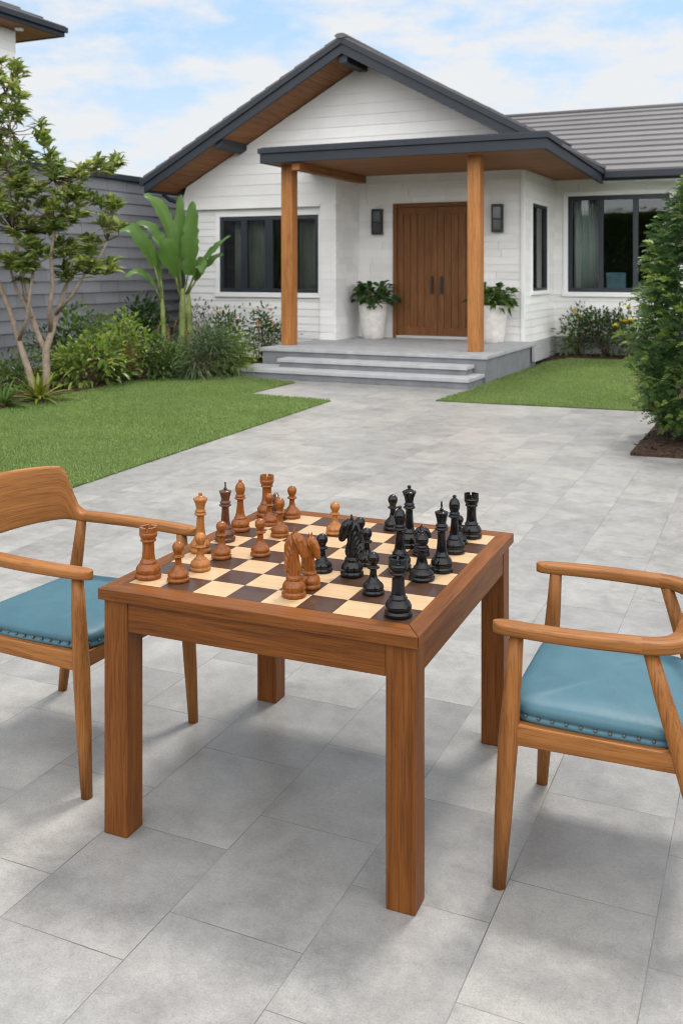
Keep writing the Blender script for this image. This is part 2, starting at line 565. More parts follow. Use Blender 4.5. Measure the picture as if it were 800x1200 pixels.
def lawn(poly, name, n, seed):
    m = MB()
    pts = [tuple(hw(a, b).xy) for a, b in poly]
    m.prism(pts, -0.04, 0.012)
    tag(m.build('lawn', M['lawn_base']), kind='structure')
    rng = np.random.default_rng(seed)
    xs = np.array([p[0] for p in poly])
    ys = np.array([p[1] for p in poly])
    a = rng.uniform(xs.min(), min(xs.max(), 5.0), n * 2)
    b = rng.uniform(max(ys.min(), -11.5), ys.max(), n * 2)
    # a slightly shaggy edge
    ok = in_poly(a + rng.normal(0, 0.02, n * 2), b + rng.normal(0, 0.02, n * 2), poly)
    a, b = a[ok][:n], b[ok][:n]
    k = len(a)
    P = np.array(H0)[None] + a[:, None] * np.array(HU)[None] + b[:, None] * np.array(HV)[None]
    P[:, 2] = 0.008
    patch = np.sin(a * 2.1 + 0.7 * b) * np.cos(b * 1.7 - 0.5 * a)
    hgt = rng.uniform(0.012, 0.034, k) * (1 + 0.22 * patch) * np.where(rng.random(k) < 0.03, 1.6, 1.0)
    ang = rng.uniform(0, 2 * math.pi, k)
    lean = rng.uniform(0.1, 0.9, k)
    d = np.stack([np.cos(ang) * lean, np.sin(ang) * lean, np.ones(k)], 1)
    d = norm(d)
    s = np.stack([-np.sin(ang), np.cos(ang), np.zeros(k)], 1)
    w = rng.uniform(0.0022, 0.0042, k)[:, None]
    top = P + d * hgt[:, None]
    midp = P + d * hgt[:, None] * 0.55 + np.array([0, 0, 0.004])
    V = np.stack([P - s * w, P + s * w, midp + s * w * 0.8, midp - s * w * 0.8, top], 1).reshape(-1, 3)
    T = np.array([[0, 1, 2], [0, 2, 3], [3, 2, 4]])
    Fc = (np.arange(k)[:, None, None] * 5 + T[None]).reshape(-1, 3)
    tag(np_mesh('grass', V, Fc, LF['grass']), kind='stuff')


lawn(LAWN_L, 'left', 210000, 1)
lawn(LAWN_R, 'right', 110000, 2)


def bed(poly, seed, n=2500):
    m = MB()
    pts = [tuple(hw(a, b).xy) for a, b in poly]
    m.prism(pts, -0.045, 0.03)
    tag(m.build('garden_bed', M['mulch']), kind='structure')
    rng = np.random.default_rng(seed)
    xs = np.array([p[0] for p in poly])
    ys = np.array([p[1] for p in poly])
    a = rng.uniform(xs.min(), min(xs.max(), 5), n)
    b = rng.uniform(max(ys.min(), -9), ys.max(), n)
    ok = in_poly(a, b, poly)
    a, b = a[ok], b[ok]
    P = np.array(H0)[None] + a[:, None] * np.array(HU)[None] + b[:, None] * np.array(HV)[None]
    P[:, 2] = 0.035 + rng.uniform(0, 0.02, len(a))
    d = rng.normal(0, 1, (len(a), 3)) * np.array([1, 1, 0.35])
    V, Fc = leaves(P, d, rng.uniform(0.03, 0.08, len(a)), rng.uniform(0.012, 0.03, len(a)), rng, 0.1, 0.1)
    tag(np_mesh('bark_mulch', V, Fc, M['mulch']), kind='stuff')


BED_L = [(-4.2, -5.95), (-4.42, -4.74), (-4.6, -3.01), (-4.53, -1.84), (-4.17, -1.39), (-3.6, -1.34), (-3.56, -0.7), (-3.56, 1.42),
         (-6.4, 1.42), (-6.4, 6), (-7.28, 6), (-7.28, -13.5), (-4.3, -13.5), (-4.3, -9)]
BED_R = [(0.62, 4.0), (9, 4.0), (9, 4.88), (0.2, 4.88), (0.41, 3.0)]
BED_C = [(3.22, -5.63), (6.5, -5.3), (6.5, 0.58), (3.0, 0.5), (2.92, -2.66), (3.22, -2.7)]
bed(BED_L, 11, 5000)
bed(BED_R, 12)
bed(BED_C, 13)

# ------------------------------------------------------------------ house
house = empty('house', H0, -HTH, 'white weatherboard house with dark gable roof and timber porch', 'house')


def clad(mb, Fm, s0f, s1f, h0, h1, step, openings=(), tb=0.018, tt=0.006, joint=None, seed=0):
    rr = random.Random(seed)
    h = h0
    while h < h1 - 1e-6:
        hn = min(h + step, h1)
        cuts = sorted({x for o in openings for x in (o[2], o[3]) if h + 1e-4 < x < hn - 1e-4} | {hn})
        prev = h
        for c in cuts:
            f0, f1 = (prev - h) / step, (c - h) / step
            ta, tz = tb + (tt - tb) * f0, tb + (tt - tb) * f1
            mid_h = (prev + c) / 2
            segs = [(s0f(prev), s1f(prev), s0f(c), s1f(c))]
            for o in openings:
                if o[2] < mid_h < o[3]:
                    ns = []
                    for (p0, p1, q0, q1) in segs:
                        if o[1] <= p0 or o[0] >= p1:
                            ns.append((p0, p1, q0, q1))
                            continue
                        if o[0] > p0:
                            ns.append((p0, o[0], q0, o[0]))
                        if o[1] < p1:
                            ns.append((o[1], p1, o[1], q1))
                    segs = ns
            if joint:
                ns = []
                for (p0, p1, q0, q1) in segs:
                    x = p0 + rr.uniform(0.2, 1.0) * joint
                    lo_p, lo_q = p0, q0
                    while x < min(p1, q1) - 0.25 * joint:
                        if x > max(lo_p, lo_q):
                            ns.append((lo_p, x - 0.0025, lo_q, x - 0.0025))
                            lo_p = lo_q = x + 0.0025
                        x += joint * rr.uniform(0.85, 1.15)
                    ns.append((lo_p, p1, lo_q, q1))
                segs = ns
            for (p0, p1, q0, q1) in segs:
                if p1 - p0 < 0.003 and q1 - q0 < 0.003:
                    continue
                mb.hull8([Fm(p0, prev, -0.03), Fm(p1, prev, -0.03), Fm(p1, prev, ta), Fm(p0, prev, ta),
                          Fm(q0, c, -0.03), Fm(q1, c, -0.03), Fm(q1, c, tz), Fm(q0, c, tz)])
            prev = c
        h = hn
    return mb


def front(b):
    return lambda s, h, t: (s, b - t, h)


def right(a):
    return lambda s, h, t: (a + t, s, h)


def left(a):
    return lambda s, h, t: (a - t, s, h)


RA, RH, RM = -2.53, 5.78, 0.55       # ridge position, ridge height, roof pitch
SOF = 0.31                            # barge depth


def under(a):
    return RH - SOF - RM * abs(a - RA)


WL, LB, GB, DB, WB = -6.45, 1.47, 1.37, 2.4, 4.9
cst = lambda x: (lambda h: x)

# gable cladding
gb = MB()
gl_ = lambda h: max(WL, RA - (RH - SOF - h) / RM)
clad(gb, front(GB), gl_, lambda h: -3.1, 2.95, 3.55, 0.2)
clad(gb, front(GB), gl_, lambda h: min(1.1, RA + (RH - SOF - h) / RM), 3.55, RH - SOF - 0.002, 0.2)
gb.build('gable_wall', M['white_clad'], house)
# ledge under the gable boards
lg = MB()
lg.box(WL - 0.02, -3.42, GB - 0.035, LB + 0.02, 2.90, 2.948)
lg.build('ledge', M['white_trim'], house, 0.004)

W_L = (-5.66, -3.50, 1.28, 2.75)
W_R = (0.42, 2.38, 1.27, 3.2)
W_N = (3.02, 4.24, 1.32, 2.96)
D_O = (-2.37, -0.60, 0.42, 2.98)

w = MB()
clad(w, front(LB), cst(WL), cst(-3.42), 0.0, 2.90, 0.14, [W_L], 0.017, 0.004, 0.9, 1)
w.build('wall', M['white_clad'], house)
w = MB()
clad(w, front(GB), cst(-3.42), cst(-3.1), 0.0, 2.95, 0.14, (), 0.012, 0.004)
clad(w, left(-3.42), cst(GB), cst(LB), 0.0, 2.90, 0.14, (), 0.012, 0.004)
w.build('pier', M['white_clad'], house)
w = MB()
clad(w, right(-3.1), cst(GB - 0.02), cst(DB), 0.42, 3.60, 0.14, (), 0.016, 0.004, 0.55, 4)
w.build('wall', M['white_clad'], house)
w = MB()
clad(w, front(DB), cst(-3.1), cst(0.16), 0.42, 3.60, 0.14, [D_O], 0.016, 0.004, 0.8, 5)
w.build('wall', M['white_clad'], house)
w = MB()
clad(w, right(0.14), cst(DB - 0.02), cst(WB), 0.38, 3.60, 0.14, [W_N], 0.016, 0.004, 0.7, 6)
w.build('wall', M['white_clad'], house)
w = MB()
clad(w, front(WB), cst(0.14), cst(9.5), 0.38, 3.60, 0.14, [W_R], 0.016, 0.004, 0.9, 7)
w.build('wall', M['white_clad'], house)
w = MB()
clad(w, left(WL), cst(LB - 0.02), cst(10.0), 0.0, 3.22, 0.2)
w.box(WL, 9.5, 10.0, 10.05, 0, 3.3)
w.box(9.5, 9.55, WB, 10.0, 0, 3.3)
w.build('wall', M['white_clad'], house)
# plinth under the right-hand walls
pl = MB()
pl.box(0.12, 0.2, DB, WB - 0.06, 0.0, 0.378)
pl.box(0.12, 9.5, WB - 0.06, WB + 0.02, 0.0, 0.378)
pl.build('plinth', M['stone_slab'], house, 0.004)
# corner boards
cb = MB()
cb.box(0.11, 0.172, DB - 0.034, DB + 0.05, 0.425, 3.515)
cb.build('corner_board', M['white_trim'], house, 0.003)

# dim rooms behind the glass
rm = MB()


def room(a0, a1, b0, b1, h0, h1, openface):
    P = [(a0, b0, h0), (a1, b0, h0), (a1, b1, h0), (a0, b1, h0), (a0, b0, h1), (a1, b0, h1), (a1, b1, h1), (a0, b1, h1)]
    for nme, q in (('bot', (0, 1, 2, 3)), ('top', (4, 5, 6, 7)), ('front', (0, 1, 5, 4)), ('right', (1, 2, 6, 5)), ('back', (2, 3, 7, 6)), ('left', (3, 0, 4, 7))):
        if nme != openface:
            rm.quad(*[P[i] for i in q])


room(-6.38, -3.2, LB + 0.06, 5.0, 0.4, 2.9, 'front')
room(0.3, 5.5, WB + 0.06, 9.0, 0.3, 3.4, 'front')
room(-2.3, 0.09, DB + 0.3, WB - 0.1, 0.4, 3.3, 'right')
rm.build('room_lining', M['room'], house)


def window(Fm, s0, s1, h0, h1, mull, fw=0.075, trim=0.09):
    win = None
    fr = MB()

    def bar(p0, p1, q0, q1, t0, t1, mb=fr):
        mb.hull8([Fm(p0, q0, t0), Fm(p1, q0, t0), Fm(p1, q0, t1), Fm(p0, q0, t1), Fm(p0, q1, t0), Fm(p1, q1, t0), Fm(p1, q1, t1), Fm(p0, q1, t1)])
    root = bpy.data.objects.new('window', None)
    col.objects.link(root)
    root.parent = house
    e = 0.003
    bar(s0 + e, s1 - e, h1 - fw, h1 - e, -0.08, 0.012)
    bar(s0 + e, s1 - e, h0 + e, h0 + fw, -0.08, 0.012)
    bar(s0 + e, s0 + fw, h0 + fw, h1 - fw, -0.08, 0.012)
    bar(s1 - fw, s1 - e, h0 + fw, h1 - fw, -0.08, 0.012)
    for m_, mw in mull:
        bar(m_ - mw / 2, m_ + mw / 2, h0 + fw, h1 - fw, -0.075, 0.008)
    fr.build('frame', M['frame_dark'], root, 0.004)
    xs = [s0 + fw] + [x for m_, mw in mull for x in (m_ - mw / 2, m_ + mw / 2)] + [s1 - fw]
    for i in range(0, len(xs), 2):
        pa = MB()
        bar(xs[i] - 0.004, xs[i + 1] + 0.004, h0 + fw - 0.004, h1 - fw + 0.004, -0.045, -0.038, pa)
        pa.build('pane', M['glass'], root)
    tr = MB()
    bar(s0 - trim, s1 + trim, h1 + e, h1 + trim, -0.02, 0.034, tr)
    bar(s0 - trim, s0 - e, h0 - trim * 0.8, h1 + e, -0.02, 0.032, tr)
    bar(s1 + e, s1 + trim, h0 - trim * 0.8, h1 + e, -0.02, 0.032, tr)
    tr.build('trim', M['white_trim'], root, 0.003)
    sl = MB()
    bar(s0 - trim - 0.02, s1 + trim + 0.02, h0 - trim, h0 - e, -0.02, 0.06, sl)
    sl.build('sill', M['white_trim'], root, 0.004)
    return root


window(front(LB), *W_L, [(-5.12, 0.13), (-4.57, 0.17), (-4.0, 0.10)])
window(front(WB), *W_R, [(1.07, 0.10), (1.74, 0.10)], 0.085)
window(right(0.14), *W_N, [], 0.05, 0.07)

# roof of the gable part ----------------------------------------------------
def tile_rows(mb, G, run, rows, s0f, s1f, lip=0.035):
    for i in range(rows):
        r0, r1 = run * i / rows, run * (i + 1) / rows
        a0, a1, c0, c1 = s0f(r0), s1f(r0), s0f(r1), s1f(r1)
        mb.hull8([G(r0 - 0.02, a0, -0.03), G(r0 - 0.02, a1, -0.03), G(r1, c1, -0.03), G(r1, c0, -0.03),
                  G(r0 - 0.02, a0, lip), G(r0 - 0.02, a1, lip), G(r1, c1, 0.004), G(r1, c0, 0.004)])


FB, BB = 0.40, 10.4
r = MB()
tile_rows(r, lambda q, s, t: (-6.68 + q, s, RH - RM * 4.15 + RM * q + t), 4.15, 14, cst(FB - 0.03), cst(BB), 0.024)
tile_rows(r, lambda q, s, t: (1.27 - q, s, RH - RM * 3.80 + RM * q + t), 3.80, 13, cst(FB - 0.03), cst(BB), 0.024)
roof = r.build('roof', M['roof_tile'], house)
rc = MB()
rc.tube([(RA, FB - 0.06, RH - 0.01), (RA, BB, RH - 0.01)], [(0.045, 0.11)] * 2, 12, up=(0, 0, 1))
rc.build('ridge_cap', M['roof_tile'], roof)


def slope_bar(mb, a0, a1, b0, b1, d0, d1):
    """a bar that follows the gable slope from a0 to a1, d0..d1 below the tile line"""
    h = lambda a, d: RH - RM * abs(a - RA) - d
    mb.hull8([(a0, b0, h(a0, d1)), (a1, b0, h(a1, d1)), (a1, b1, h(a1, d1)), (a0, b1, h(a0, d1)),
              (a0, b0, h(a0, d0)), (a1, b0, h(a1, d0)), (a1, b1, h(a1, d0)), (a0, b1, h(a0, d0))])


for a0, a1 in ((-6.70, RA), (RA, 0.95)):
    bg = MB()
    slope_bar(bg, a0, a1, FB, FB + 0.05, 0.035, SOF)
    slope_bar(bg, a0, a1, FB - 0.035, FB - 0.001, 0.035, 0.14)
    bg.build('barge_board', M['charcoal'], house, 0.005)
# timber soffit boards under the gable overhang, running with the ridge
for lo, hi in ((-6.62, RA), (RA, 1.0)):
    sf = MB()
    a = lo
    while a < hi - 0.01:
        a2 = min(a + 0.135, hi)
        slope_bar(sf, a + 0.004, a2 - 0.004, FB + 0.052, GB + 0.0, SOF - 0.045, SOF - 0.02)
        a = a2
    sf.build('soffit', M['soffit_y'], house)
# left eave: soffit, fascia, gutter
ev = MB()
ev.box(-6.62, WL, GB - 0.02, BB, 3.19, 3.21)
ev.build('soffit', M['soffit_y'], house)
ev = MB()
ev.box(-6.80, -6.70, FB - 0.02, BB, 3.33, 3.46)
ev.box(-6.70, -6.66, FB + 0.052, BB, 3.20, 3.44)
ev.build('gutter', M['charcoal'], house, 0.012)
# back closing sheet under the roof
ra = MB()
for lo, hi in ((-6.64, RA), (RA, 1.2)):
    slope_bar(ra, lo, hi, GB + 0.01, BB - 0.05, 0.05, 0.2)
ra.build('roof_deck', M['charcoal'], roof)
# outrigger brackets beneath the soffit
for a in (RA, -5.05):
    bk = MB()
    top = under(a) + (0.0 if a != RA else -0.02)
    if a == RA:
        bk.box(a - 0.08, a + 0.08, FB + 0.06, GB - 0.03, top - 0.13, top + 0.03)
    else:
        slope_bar(bk, a - 0.07, a + 0.07, FB + 0.06, GB - 0.03, SOF - 0.015, SOF + 0.10)
    bk.build('bracket', M['charcoal'], house, 0.005)
# down pipe elbow at the left corner
dp = MB()
dp.tube([(-6.74, 1.1, 3.34), (-6.74, 1.1, 3.2), (-6.66, 1.2, 3.1), (-6.5, 1.32, 3.04), (-6.5, 1.38, 2.9), (-6.5, 1.38, 0.05)], 0.04, 10)
dp.build('downpipe', M['charcoal'], house)

# porch roof ----------------------------------------------------------------
PF, PL, PR, PH0, PH1 = -0.52, -3.63, 1.25, 3.52, 3.77
fa = MB()
fa.box(PL, PR, PF, PF + 0.06, PH0, PH1 - 0.09)
fa.box(PL - 0.03, PR + 0.03, PF - 0.035, PF + 0.06, PH1 - 0.088, PH1)
fa.box(PL, PL + 0.06, PF + 0.06, GB - 0.03, PH0, PH1 - 0.09)
fa.box(PL - 0.03, PL + 0.06, PF + 0.06, GB - 0.03, PH1 - 0.088, PH1)
fa.build('fascia', M['charcoal'], house, 0.005)
# the right gutter falls gently to the inner corner
gt = MB()


def fall(b, h):
    return h - 0.15 * (b - PF) / (4.15 - PF)


for (x0, x1, z0, z1) in ((PR - 0.06, PR, PH0, PH1 - 0.09), (PR - 0.06, PR + 0.035, PH1 - 0.088, PH1)):
    b0, b1 = PF + 0.06, 4.15
    gt.hull8([(x0, b0, fall(b0, z0)), (x1, b0, fall(b0, z0)), (x1, b1, fall(b1, z0)), (x0, b1, fall(b1, z0)),
              (x0, b0, fall(b0, z1)), (x1, b0, fall(b0, z1)), (x1, b1, fall(b1, z1)), (x0, b1, fall(b1, z1))])
gt.build('gutter', M['charcoal'], house, 0.005)
pt = MB()
pt.box(PL + 0.02, PR - 0.02, PF + 0.02, GB + 0.02, PH1 + 0.001, PH1 + 0.02)
pt.build('porch_roof', M['charcoal'], house)
pc = MB()
b = PF + 0.06
while b < 4.84:
    b2 = min(b + 0.14, 4.84)
    l_ = -3.57 if b < GB - 0.05 else (-3.07 if b < DB - 0.03 else 0.17)
    r_ = PR - 0.06
    pc.box(l_, r_, b + 0.003, b2 - 0.003, 3.528, 3.55)
    b = b2
pc.build('porch_ceiling', M['soffit_x'], house)
pcb = MB()
pcb.box(-3.57, PR - 0.08, PF + 0.07, GB - 0.04, 3.56, 3.58)
pcb.box(-3.05, PR - 0.08, GB - 0.04, DB - 0.05, 3.56, 3.58)
pcb.box(0.17, PR - 0.08, DB - 0.05, 4.84, 3.56, 3.58)
pcb.build('ceiling_backing', M['charcoal'], house)
bm_ = MB()
bm_.box(-3.07, -2.93, PF + 0.1, DB - 0.03, 3.39, 3.525)
bm_.build('beam', M['soffit_y'], house, 0.004)
for a in (0.0, -3.34):
    ps = MB()
    ps.box(a - 0.105, a + 0.105, -0.105, 0.105, 0.422, 3.527)
    ps.build('post', M['post_z'], house, 0.006)

# right wing roof ------------------------------------------------------------
EB, EH, RW = 4.12, 3.60, 3.45
wr = MB()
valley = lambda q: max(RA, 1.25 - (EH + 0.5 * q - (RH - RM * 3.80)) / RM - 0.1)
tile_rows(wr, lambda q, s, t: (s, EB + q, EH + 0.5 * q + t), RW, 12, valley, cst(10.0), 0.045)
tile_rows(wr, lambda q, s, t: (s, EB + 2 * RW - q, EH + 0.5 * q + t), RW, 12, cst(-1.0), cst(10.0), 0.045)
wroof = wr.build('roof', M['roof_tile'], house)
rc = MB()
rc.tube([(-1.9, EB + RW, EH + 0.5 * RW - 0.02), (10.0, EB + RW, EH + 0.5 * RW - 0.02)], [(0.07, 0.13)] * 2, 12, up=(0, 0, 1))
rc.build('ridge_cap', M['roof_tile'], wroof)
gu = MB()
gu.box(PR + 0.036, 10.0, EB - 0.10, EB + 0.0, EH - 0.14, EH + 0.0)
gu.box(PR - 0.06, 10.0, EB + 0.001, EB + 0.05, EH - 0.18, EH - 0.02)
gu.build('gutter', M['charcoal'], house, 0.012)
ws = MB()
ws.box(PR - 0.05, 10.0, EB + 0.05, WB, 3.43, 3.45)
ws.build('soffit', M['white_trim'], house)

# front door -----------------------------------------------------------------
d0, d1, dh0, dh1 = -2.37, -0.60, 0.425, 2.98
df = MB()
e = 0.003
df.box(d0 + e, d0 + 0.075, DB - 0.045, DB + 0.1, dh0, dh1 - 0.075)
df.box(d1 - 0.075, d1 - e, DB - 0.045, DB + 0.1, dh0, dh1 - 0.075)
df.box(d0 + e, d1 - e, DB - 0.047, DB + 0.1, dh1 - 0.075, dh1 - e)
df.build('door_frame', M['door_z'], house, 0.005)
th = MB()
th.box(d0 + 0.076, d1 - 0.076, DB - 0.06, DB + 0.1, 0.424, 0.475)
th.build('threshold', M['steel'], house, 0.004)
dc = (d0 + d1) / 2
for sgn, (x0, x1) in ((-1, (d0 + 0.078, dc - 0.003)), (1, (dc + 0.003, d1 - 0.078))):
    dl = MB()
    z0, z1 = 0.478, dh1 - 0.078
    yb0, yb1 = DB + 0.0, DB + 0.055
    dl.box(x0, x0 + 0.12, yb0, yb1, z0, z1)
    dl.box(x1 - 0.12, x1, yb0, yb1, z0, z1)
    dl.box(x0 + 0.12, x1 - 0.12, yb0, yb1, z1 - 0.14, z1)
    dl.box(x0 + 0.12, x1 - 0.12, yb0, yb1, z0, z0 + 0.16)
    k = 4
    wdt = (x1 - x0 - 0.24) / k
    for i in range(k):
        dl.box(x0 + 0.12 + i * wdt + 0.004, x0 + 0.12 + (i + 1) * wdt - 0.004, yb0 + 0.018, yb1 - 0.004, z0 + 0.16, z1 - 0.14)
    dl.box(x0 + 0.01, x1 - 0.01, yb1 - 0.012, yb1 - 0.002, z0 + 0.01, z1 - 0.01)
    leaf = dl.build('door', M['door_z'], house, 0.004)
    hd = MB()
    hx = dc + sgn * 0.095
    hd.box(hx - 0.022, hx + 0.022, DB - 0.055, DB - 0.035, 1.27, 1.60)
    hd.box(hx - 0.012, hx + 0.012, DB - 0.034, DB - 0.001, 1.31, 1.34)
    hd.box(hx - 0.012, hx + 0.012, DB - 0.034, DB - 0.001, 1.53, 1.56)
    hd.build('handle', M['black_metal'], leaf, 0.004)

# wall lanterns ---------------------------------------------------------------
for a0, a1, h0, h1 in ((-2.765, -2.565, 2.39, 2.88), (-0.405, -0.205, 2.40, 2.91)):
    y1 = DB - 0.026
    y0 = y1 - 0.13
    ln = MB()
    ln.box(a0, a1, y0, y1, h1 - 0.05, h1)
    ln.box(a0, a1, y0, y1, h0, h0 + 0.045)
    ln.box(a0 + 0.01, a1 - 0.01, y1 - 0.02, y1 - 0.001, h0 + 0.045, h1 - 0.05)
    hm = h0 + (h1 - h0) * 0.47
    ln.box(a0 + 0.002, a1 - 0.002, y0 + 0.002, y1, hm - 0.015, hm + 0.015)
    for x in (a0, a1 - 0.028):
        for y in (y0, y1 - 0.045):
            ln.box(x, x + 0.028, y, y + 0.024, h0 + 0.045, h1 - 0.05)
    lan = ln.build('wall_lantern', M['black_metal'], house, 0.003)
    gl = MB()
    gl.box(a0 + 0.014, a1 - 0.014, y0 + 0.012, y1 - 0.024, hm + 0.016, h1 - 0.051)
    gl.build('glass', M['frosted'], lan)
    gl = MB()
    gl.box(a0 + 0.014, a1 - 0.014, y0 + 0.012, y1 - 0.024, h0 + 0.046, hm - 0.016)
    gl.build('glass', M['smoke_glass'], lan)

# things seen through the windows ---------------------------------------------
def curtain(name, a0, a1, b, h0, h1, m, label, amp=0.03, waves=9):
    n = waves * 8
    V, Fq = [], []
    for i in range(n + 1):
        t = i / n
        x = a0 + (a1 - a0) * t
        y = b + amp * math.sin(t * waves * 2 * math.pi) + amp * 0.3 * math.sin(t * waves * 3.3)
        for z in (h0, h1):
            V.append(tuple(hw(x, y, z)))
    for i in range(n):
        Fq.append((2 * i, 2 * i + 2, 2 * i + 3, 2 * i + 1))
    o = np_mesh(name, V, Fq, m, None, None, True)
    s = o.modifiers.new('cloth', 'SOLIDIFY')
    s.thickness = 0.004
    tag(o, label, 'curtain')


curtain('curtain', 0.50, 1.06, WB + 0.25, 1.2, 3.25, M['curtain'], 'pale curtain hanging inside the wide window right of the porch')
curtain('curtain', -5.5, -4.75, LB + 0.3, 0.7, 2.8, M['beige_blind'], 'dim beige curtain inside the left window, near its banana plant side', 0.02, 8)
curtain('curtain', -4.4, -3.62, LB + 0.3, 0.7, 2.8, M['beige_blind'], 'dim beige curtain inside the left window, beside the porch post', 0.02, 8)
for nm_, a_, b0_, b1_, lb_ in (('curtain', 0.0, 3.05, 4.2, 'grey curtain inside the narrow window around the porch corner'),):
    n = 60
    V, Fq = [], []
    for i in range(n + 1):
        t = i / n
        for z in (1.2, 3.0):
            V.append(tuple(hw(-0.12 + 0.02 * math.sin(t * 50), b0_ + (b1_ - b0_) * t, z)))
    for i in range(n):
        Fq.append((2 * i, 2 * i + 2, 2 * i + 3, 2 * i + 1))
    o = np_mesh(nm_, V, Fq, M['curtain'], None, None, True)
    tag(o, lb_, 'curtain')
# a pale blue chair and a white lamp in the right-hand room
ch = empty('indoor_chair', hw(1.25, 5.6, 0.4), -HTH, 'pale blue chair back inside the wide right window', 'chair')
m_ = MB()
m_.box(-0.2, 0.2, -0.03, 0.03, 0.45, 1.26)
m_.build('backrest', M['blue_cloth'], ch, 0.02)
m_ = MB()
m_.box(-0.22, 0.22, 0.0, 0.45, 0.38, 0.46)
m_.build('seat', M['blue_cloth'], ch, 0.02)
for x in (-0.18, 0.18):
    for y in (0.03, 0.42):
        m_ = MB()
        m_.box(x - 0.02, x + 0.02, y - 0.02, y + 0.02, 0, 0.378)
        m_.build('leg', M['black_metal'], ch)
lp = empty('floor_lamp', hw(1.62, 5.9, 0.4), 0, 'small white floor lamp inside the wide right window', 'lamp')
m_ = MB()
m_.lathe([(0.12, 0), (0.12, 0.02), (0.012, 0.03), (0.012, 0.98)], 16)
m_.build('stand', M['black_metal'], lp)
m_ = MB()
m_.lathe([(0.09, 0.95), (0.085, 1.02), (0.05, 1.08), (0.01, 1.09)], 16)
m_.build('lamp_shade', M['lamp_white'], lp)

# porch -----------------------------------------------------------------------
porch = empty('porch_steps', H0, -HTH, 'grey stone porch platform with two wide steps', 'porch')
m_ = MB()
m_.box(-3.52, 0.40, -0.72, DB + 0.05, 0.365, 0.42)
m_.box(0.40, 0.46, 2.0, DB + 0.05, 0.1, 0.36)
m_.build('platform', M['stone_slab'], porch, 0.006)
m_ = MB()
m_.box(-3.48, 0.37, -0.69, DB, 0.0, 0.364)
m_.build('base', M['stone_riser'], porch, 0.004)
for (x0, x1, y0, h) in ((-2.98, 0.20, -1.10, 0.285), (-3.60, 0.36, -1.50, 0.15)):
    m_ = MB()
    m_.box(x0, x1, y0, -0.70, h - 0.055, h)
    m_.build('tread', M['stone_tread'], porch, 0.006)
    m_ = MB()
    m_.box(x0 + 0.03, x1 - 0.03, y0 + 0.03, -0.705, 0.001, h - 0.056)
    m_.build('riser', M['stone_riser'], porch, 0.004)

# boundary wall and neighbour --------------------------------------------------
fw_ = empty('boundary_wall', H0, -HTH, 'tall grey board-clad boundary wall behind the left garden bed', 'wall')
m_ = MB()
clad(m_, right(-7.33), cst(-13.5), cst(9.0), 0.0, 3.46, 0.216, (), 0.026, 0.008, 0.62, 3)
m_.box(-7.5, -7.36, -13.5, 9.0, 0, 3.44)
m_.build('wall', M['grey_clad'], fw_)
m_ = MB()
m_.box(-7.56, -7.24, -13.5, 9.0, 3.462, 3.57)
m_.build('coping', M['charcoal'], fw_, 0.008)

nb = empty('neighbour_house', H0, -HTH, 'neighbouring two storey house with white wall and dark eaves at upper left', 'house')
m_ = MB()
clad(m_, right(-10.6), cst(-9.0), cst(1.12), 0.0, 6.85, 0.2)
clad(m_, lambda s, h, t: (s, 1.12 + t, h), cst(-16.0), cst(-10.6), 0.0, 6.85, 0.2)
m_.box(-16, -10.7, -9, 1.02, 0, 6.85)
m_.build('wall', M['white_clad'], nb)
m_ = MB()
m_.box(-16.8, -10.05, -9.6, 1.92, 6.86, 6.88)
m_.build('soffit', M['soffit_y'], nb)
m_ = MB()
m_.box(-10.05, -9.98, -9.6, 1.98, 6.84, 7.04)
m_.box(-16.8, -10.05, 1.92, 1.98, 6.84, 7.04)
m_.box(-9.979, -9.92, -9.6, 2.02, 6.93, 7.05)
m_.build('gutter', M['charcoal'], nb, 0.01)
m_ = MB()
tile_rows(m_, lambda q, s, t: (-9.98 - q, s, 7.04 + 0.5 * q + t), 4.0, 12, cst(-9.6), lambda q: 1.98 - q, 0.045)
tile_rows(m_, lambda q, s, t: (s, 1.98 - q, 7.04 + 0.5 * q + t), 4.0, 12, cst(-18.0), lambda q: -9.98 - q, 0.045)
m_.build('roof', M['roof_tile'], nb)
m_ = MB()
m_.lathe([(0.09, 6.80), (0.09, 6.855), (0.02, 6.857)], 16, (-10.32, 0.95, 0))
m_.build('eave_light', M['lamp_white'], nb)


# ------------------------------------------------------------------ planting
def stems(mb, base, tips, rng, r0=0.012, r1=0.004, seg=5):
    for t in tips:
        b_ = Vector(base) + Vector((rng.normal(0, 0.05), rng.normal(0, 0.05), 0))
        t = Vector(t)
        mid_p = b_.lerp(t, 0.5) + Vector((rng.normal(0, 0.05), rng.normal(0, 0.05), 0.06))
        mb.tube([b_, b_.lerp(mid_p, 0.5) + Vector((0, 0, 0.02)), mid_p, t], [r0, r0 * 0.8, (r0 + r1) / 2, r1], seg)


